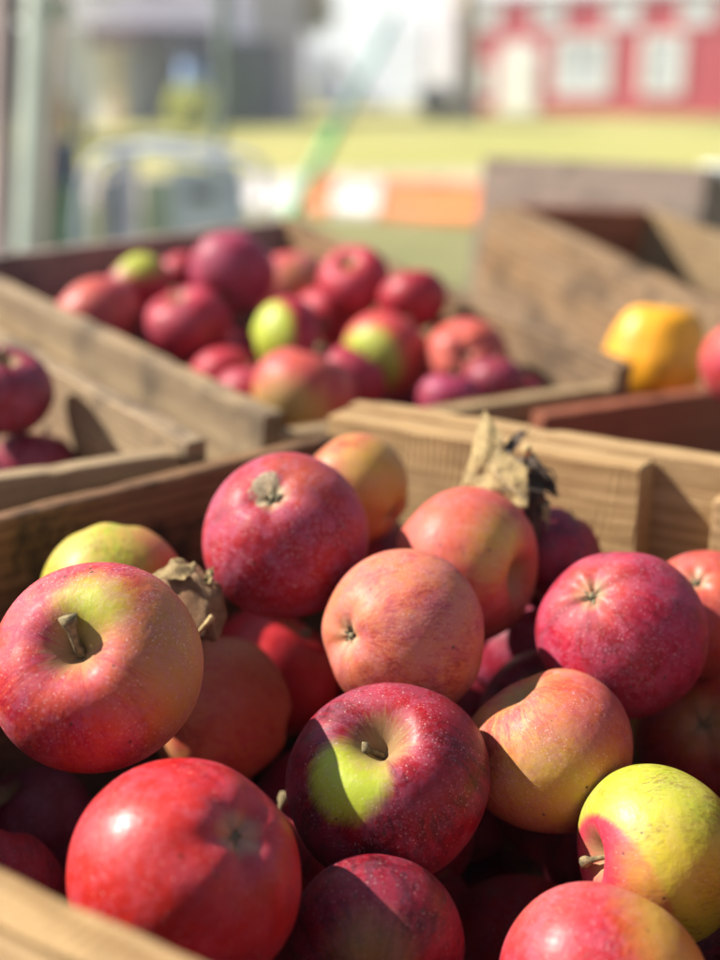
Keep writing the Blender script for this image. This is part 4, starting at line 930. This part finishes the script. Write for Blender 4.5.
# --- green leaning pole
g0, g1 = at(262, 268, 7.6), at(345, 112, 7.6)
dv = (g1-g0)/(g1.z-g0.z); base = g0-dv*g0.z; tip = base+dv*1.55
gp = empty('leaning_pole', base, 'bright green pole leaning to the right, stuck in the grass', 'pole')
m = MB(); m.tube([base-dv*.1]+[base+dv*(.95*i/8) for i in range(9)], [.042]+[.042-.001*i for i in range(9)], 12); m.build('shaft', plain('green_paint', (.02, .46, .12), .45), gp)
m = MB(); m.tube([base+dv*.951, base+dv*1.3, tip], [.03, .024, .018], 12); m.build('faded_upper', plain('faded_teal', (.25, .5, .45), .5), gp)  # washed-out fade towards the top put into the colour as teal
m = MB(); m.tube([tip+dv*.001, tip+dv*.04], [.018, .01], 12); m.build('end_cap', plain('green_cap', (.04, .28, .2), .5), gp)

# --- stall frame, left foreground of the background
sg = plain('sage_paint', (.60, .66, .54), .7, .12, 5)
sf = empty('stall_frame', at(30, 480, 3.2)*1, 'pale sage green timber stall frame at the left edge', 'stall'); sf.location.z = 0
def post(u0, v0, u1, v1, d, w, mat, name, parent):
    a, b = at(u0, v0, d), at(u1, v1, d); q = (b-a)/(b.z-a.z); p_top = a; p_bot = a-q*a.z; p_top = p_bot+q*2.6
    m = MB(); m.tube([p_bot, p_bot.lerp(p_top, .5), p_top], w, 8, True); m.sm = [False]*len(m.f); return m.build(name, mat, parent)
post(36, 40, 26, 240, 3.2, .036, sg, 'post', sf)
post(60, 20, 44, 240, 3.5, .012, plain('pinkish_brown_paint', (.34, .24, .2), .7), 'batten', sf)
post(3, 40, 1, 240, 3.2, .03, plain('pinkish_grey_wood', (.36, .28, .26), .8), 'post', sf)
m = MB(); a, b = at(-160, 112, 3.26), at(42, 106, 3.26); m.tube([a, b], .04, 4); m.sm = [False]*len(m.f); m.build('rail', sg, sf)
m = MB(); a, b = at(-160, 8, 3.26), at(70, 10, 3.26); m.tube([a, b], .035, 4); m.sm = [False]*len(m.f); m.build('rail', sg, sf)
cl = MB(); a = at(-70, 72, 3.6); cl.box(a.x, a.y, a.z-.12, a.x+.27, a.y+.2, a.z+.12)
tb2 = props(cl.build('hanging_crate', plain('navy_cloth', (.02, .03, .07), .8)), 'navy box hanging behind the sage stall frame at the left edge', 'box')

# --- thin grey-green pole
pl = empty('tent_pole', (0, 0, 0), 'thin dark grey-green pole standing behind the metal cart', 'pole'); a = at(226, 100, 8.2); pl.location = (a.x, a.y, 0)
m = MB(); m.tube([(a.x-.1, a.y, 0), (a.x-.08, a.y, .8), (a.x-.01, a.y, 1.05), (a.x, a.y, 1.3), (a.x+.02, a.y, 3.2)], .045, 10); m.build('shaft', plain('grey_green_metal', (.16, .2, .16), .5), pl)
m = MB(); m.tube([(a.x-.1, a.y, .001), (a.x-.1, a.y, .03)], .14, 14); m.build('base_plate', plain('grey_green_metal', (.16, .2, .16)), pl)

# --- cooler on a stand
D = 6.6; a, b = at(44, 182, D), at(78, 140, D)
st = empty('stand', ((a.x+b.x)/2, a.y, 0), 'green painted wooden stand under the navy cooler', 'stand'); y = a.y
m = MB(); m.box(a.x-.04, y-.16, a.z-.03, b.x+.04, y+.16, a.z-.001); m.build('top', plain('green_stand', (.16, .26, .17), .7), st)
for sx in (a.x-.02, b.x-.02):
    for sy in (-.14, .1):
        m = MB(); m.box(sx, y+sy, 0, sx+.04, y+sy+.04, a.z-.031); m.build('leg', plain('green_stand', (.16, .26, .17)), st)
m = MB(); m.box(a.x-.02, y-.12, .05, b.x+.02, y-.1, a.z-.035); m.build('panel', plain('green_stand', (.16, .26, .17)), st)
co_ = empty('cooler', ((a.x+b.x)/2, y, a.z), 'navy blue cooler box standing on the green stand', 'cooler')
m = MB(); m.box(a.x, y-.11, a.z, b.x, y+.11, b.z-.04); m.build('body', plain('navy_plastic', (.012, .05, .11), .4), co_)
m = MB(); m.box(a.x-.006, y-.116, b.z-.038, b.x+.006, y+.116, b.z); m.build('lid', plain('navy_plastic', (.012, .05, .11)), co_)

# --- metal cart with arched tube frame
D = 6.0; ct = empty('metal_cart', (at(150, 250, D).x, at(150, 250, D).y, 0), 'grey metal cart with an arched tube frame and pale blue panels', 'cart')
steel = plain('galvanised_tube', (.52, .57, .72), .45, .1, 3); yb = at(150, 200, D).y
def fp(u, v, dy=0):
    q = at(u, v, D); return Vector((q.x, yb+dy, q.z))
def down(u, dy=0): q = fp(u, 240, dy); return Vector((q.x, q.y, .12))
for k_, dy in ((0, 0), (0, .45)):
    m = MB(); m.tube([down(72, dy), fp(72, 235, dy), fp(78, 190, dy), fp(88, 165, dy), fp(104, 152, dy), fp(125, 148, dy), fp(215, 158, dy), fp(238, 166, dy), fp(243, 185, dy), down(243, dy)], .018, 10); m.build('tube_frame', steel, ct)
m = MB(); m.tube([down(90, .02), fp(92, 200, .02), fp(100, 172, .02), fp(118, 160, .02)], .014, 8); m.build('brace', steel, ct)
m = MB(); p, q = fp(96, 178), fp(108, 245); m.box(p.x, yb+.03, .3, q.x, yb+.05, p.z); m.build('panel', plain('dark_blue_panel', (.05, .09, .15), .5), ct)
m = MB(); p, q = fp(110, 156), fp(133, 245); m.box(p.x, yb+.02, .3, q.x, yb+.04, p.z); m.build('panel', plain('lilac_panel', (.52, .52, .66), .5), ct)
m = MB(); p, q = fp(168, 166), fp(240, 245); m.box(p.x, yb+.02, .3, q.x, yb+.04, p.z); m.build('panel', plain('pale_blue_panel', (.46, .52, .6), .5), ct)
m = MB(); p, q = fp(136, 178), fp(167, 245); m.box(p.x, yb+.05, .3, q.x, yb+.07, p.z); m.build('panel', plain('pale_green_panel', (.34, .42, .32), .5), ct)
m = MB(); p, q = fp(72, 0), fp(243, 0); m.box(p.x+.03, yb+.08, .25, q.x-.03, yb+.43, .29); m.build('deck', steel, ct)
p, q = fp(187, 192), fp(212, 200); m = MB(); m.box(p.x, yb+.005, q.z, q.x, yb+.018, p.z); m.build('latch', plain('black_iron', (.03, .03, .03)), ct)
for u in (90, 225):
    for dy in (0, .4):
        m = MB(); w_ = fp(u, 0); m.tube([(w_.x-.02, yb+dy, .11), (w_.x+.02, yb+dy, .11)], .11, 18); m.build('wheel', plain('tyre', (.02, .02, .02), .8), ct)

# --- white post at the right edge
a = at(726, 176, 2.9); wpst = empty('white_post', (a.x, a.y, 0), 'white painted post at the right edge behind the dark crate', 'post')
m = MB(); m.box(a.x-.02, a.y, 0, a.x+.07, a.y+.09, a.z); m.build('shaft', white, wpst)
m = MB(); m.box(a.x-.03, a.y-.01, a.z+.001, a.x+.08, a.y+.1, a.z+.02); m.build('cap', white, wpst)

for o_, a_ in ((bn, -30), (fh, -26), (ws, -32)): o_.rotation_euler.z = R_(a_)
ct.rotation_euler.z = R_(-9)

# --- thin haze volume added to brighten and wash out the background
m = MB(); m.box(-950, -950, -1, 950, 950, 24); hz = m.build('haze', bpy.data.materials.new('haze')); props(hz, kind='stuff')
hm = hz.data.materials[0]; hm.use_nodes = True; hm.node_tree.nodes.clear()
pv = hm.node_tree.nodes.new('ShaderNodeVolumePrincipled'); ho = hm.node_tree.nodes.new('ShaderNodeOutputMaterial')
pv.inputs['Color'].default_value = (.93, .95, 1, 1); pv.inputs['Density'].default_value = .0038; pv.inputs['Anisotropy'].default_value = .2
hm.node_tree.links.new(pv.outputs[0], ho.inputs['Volume'])
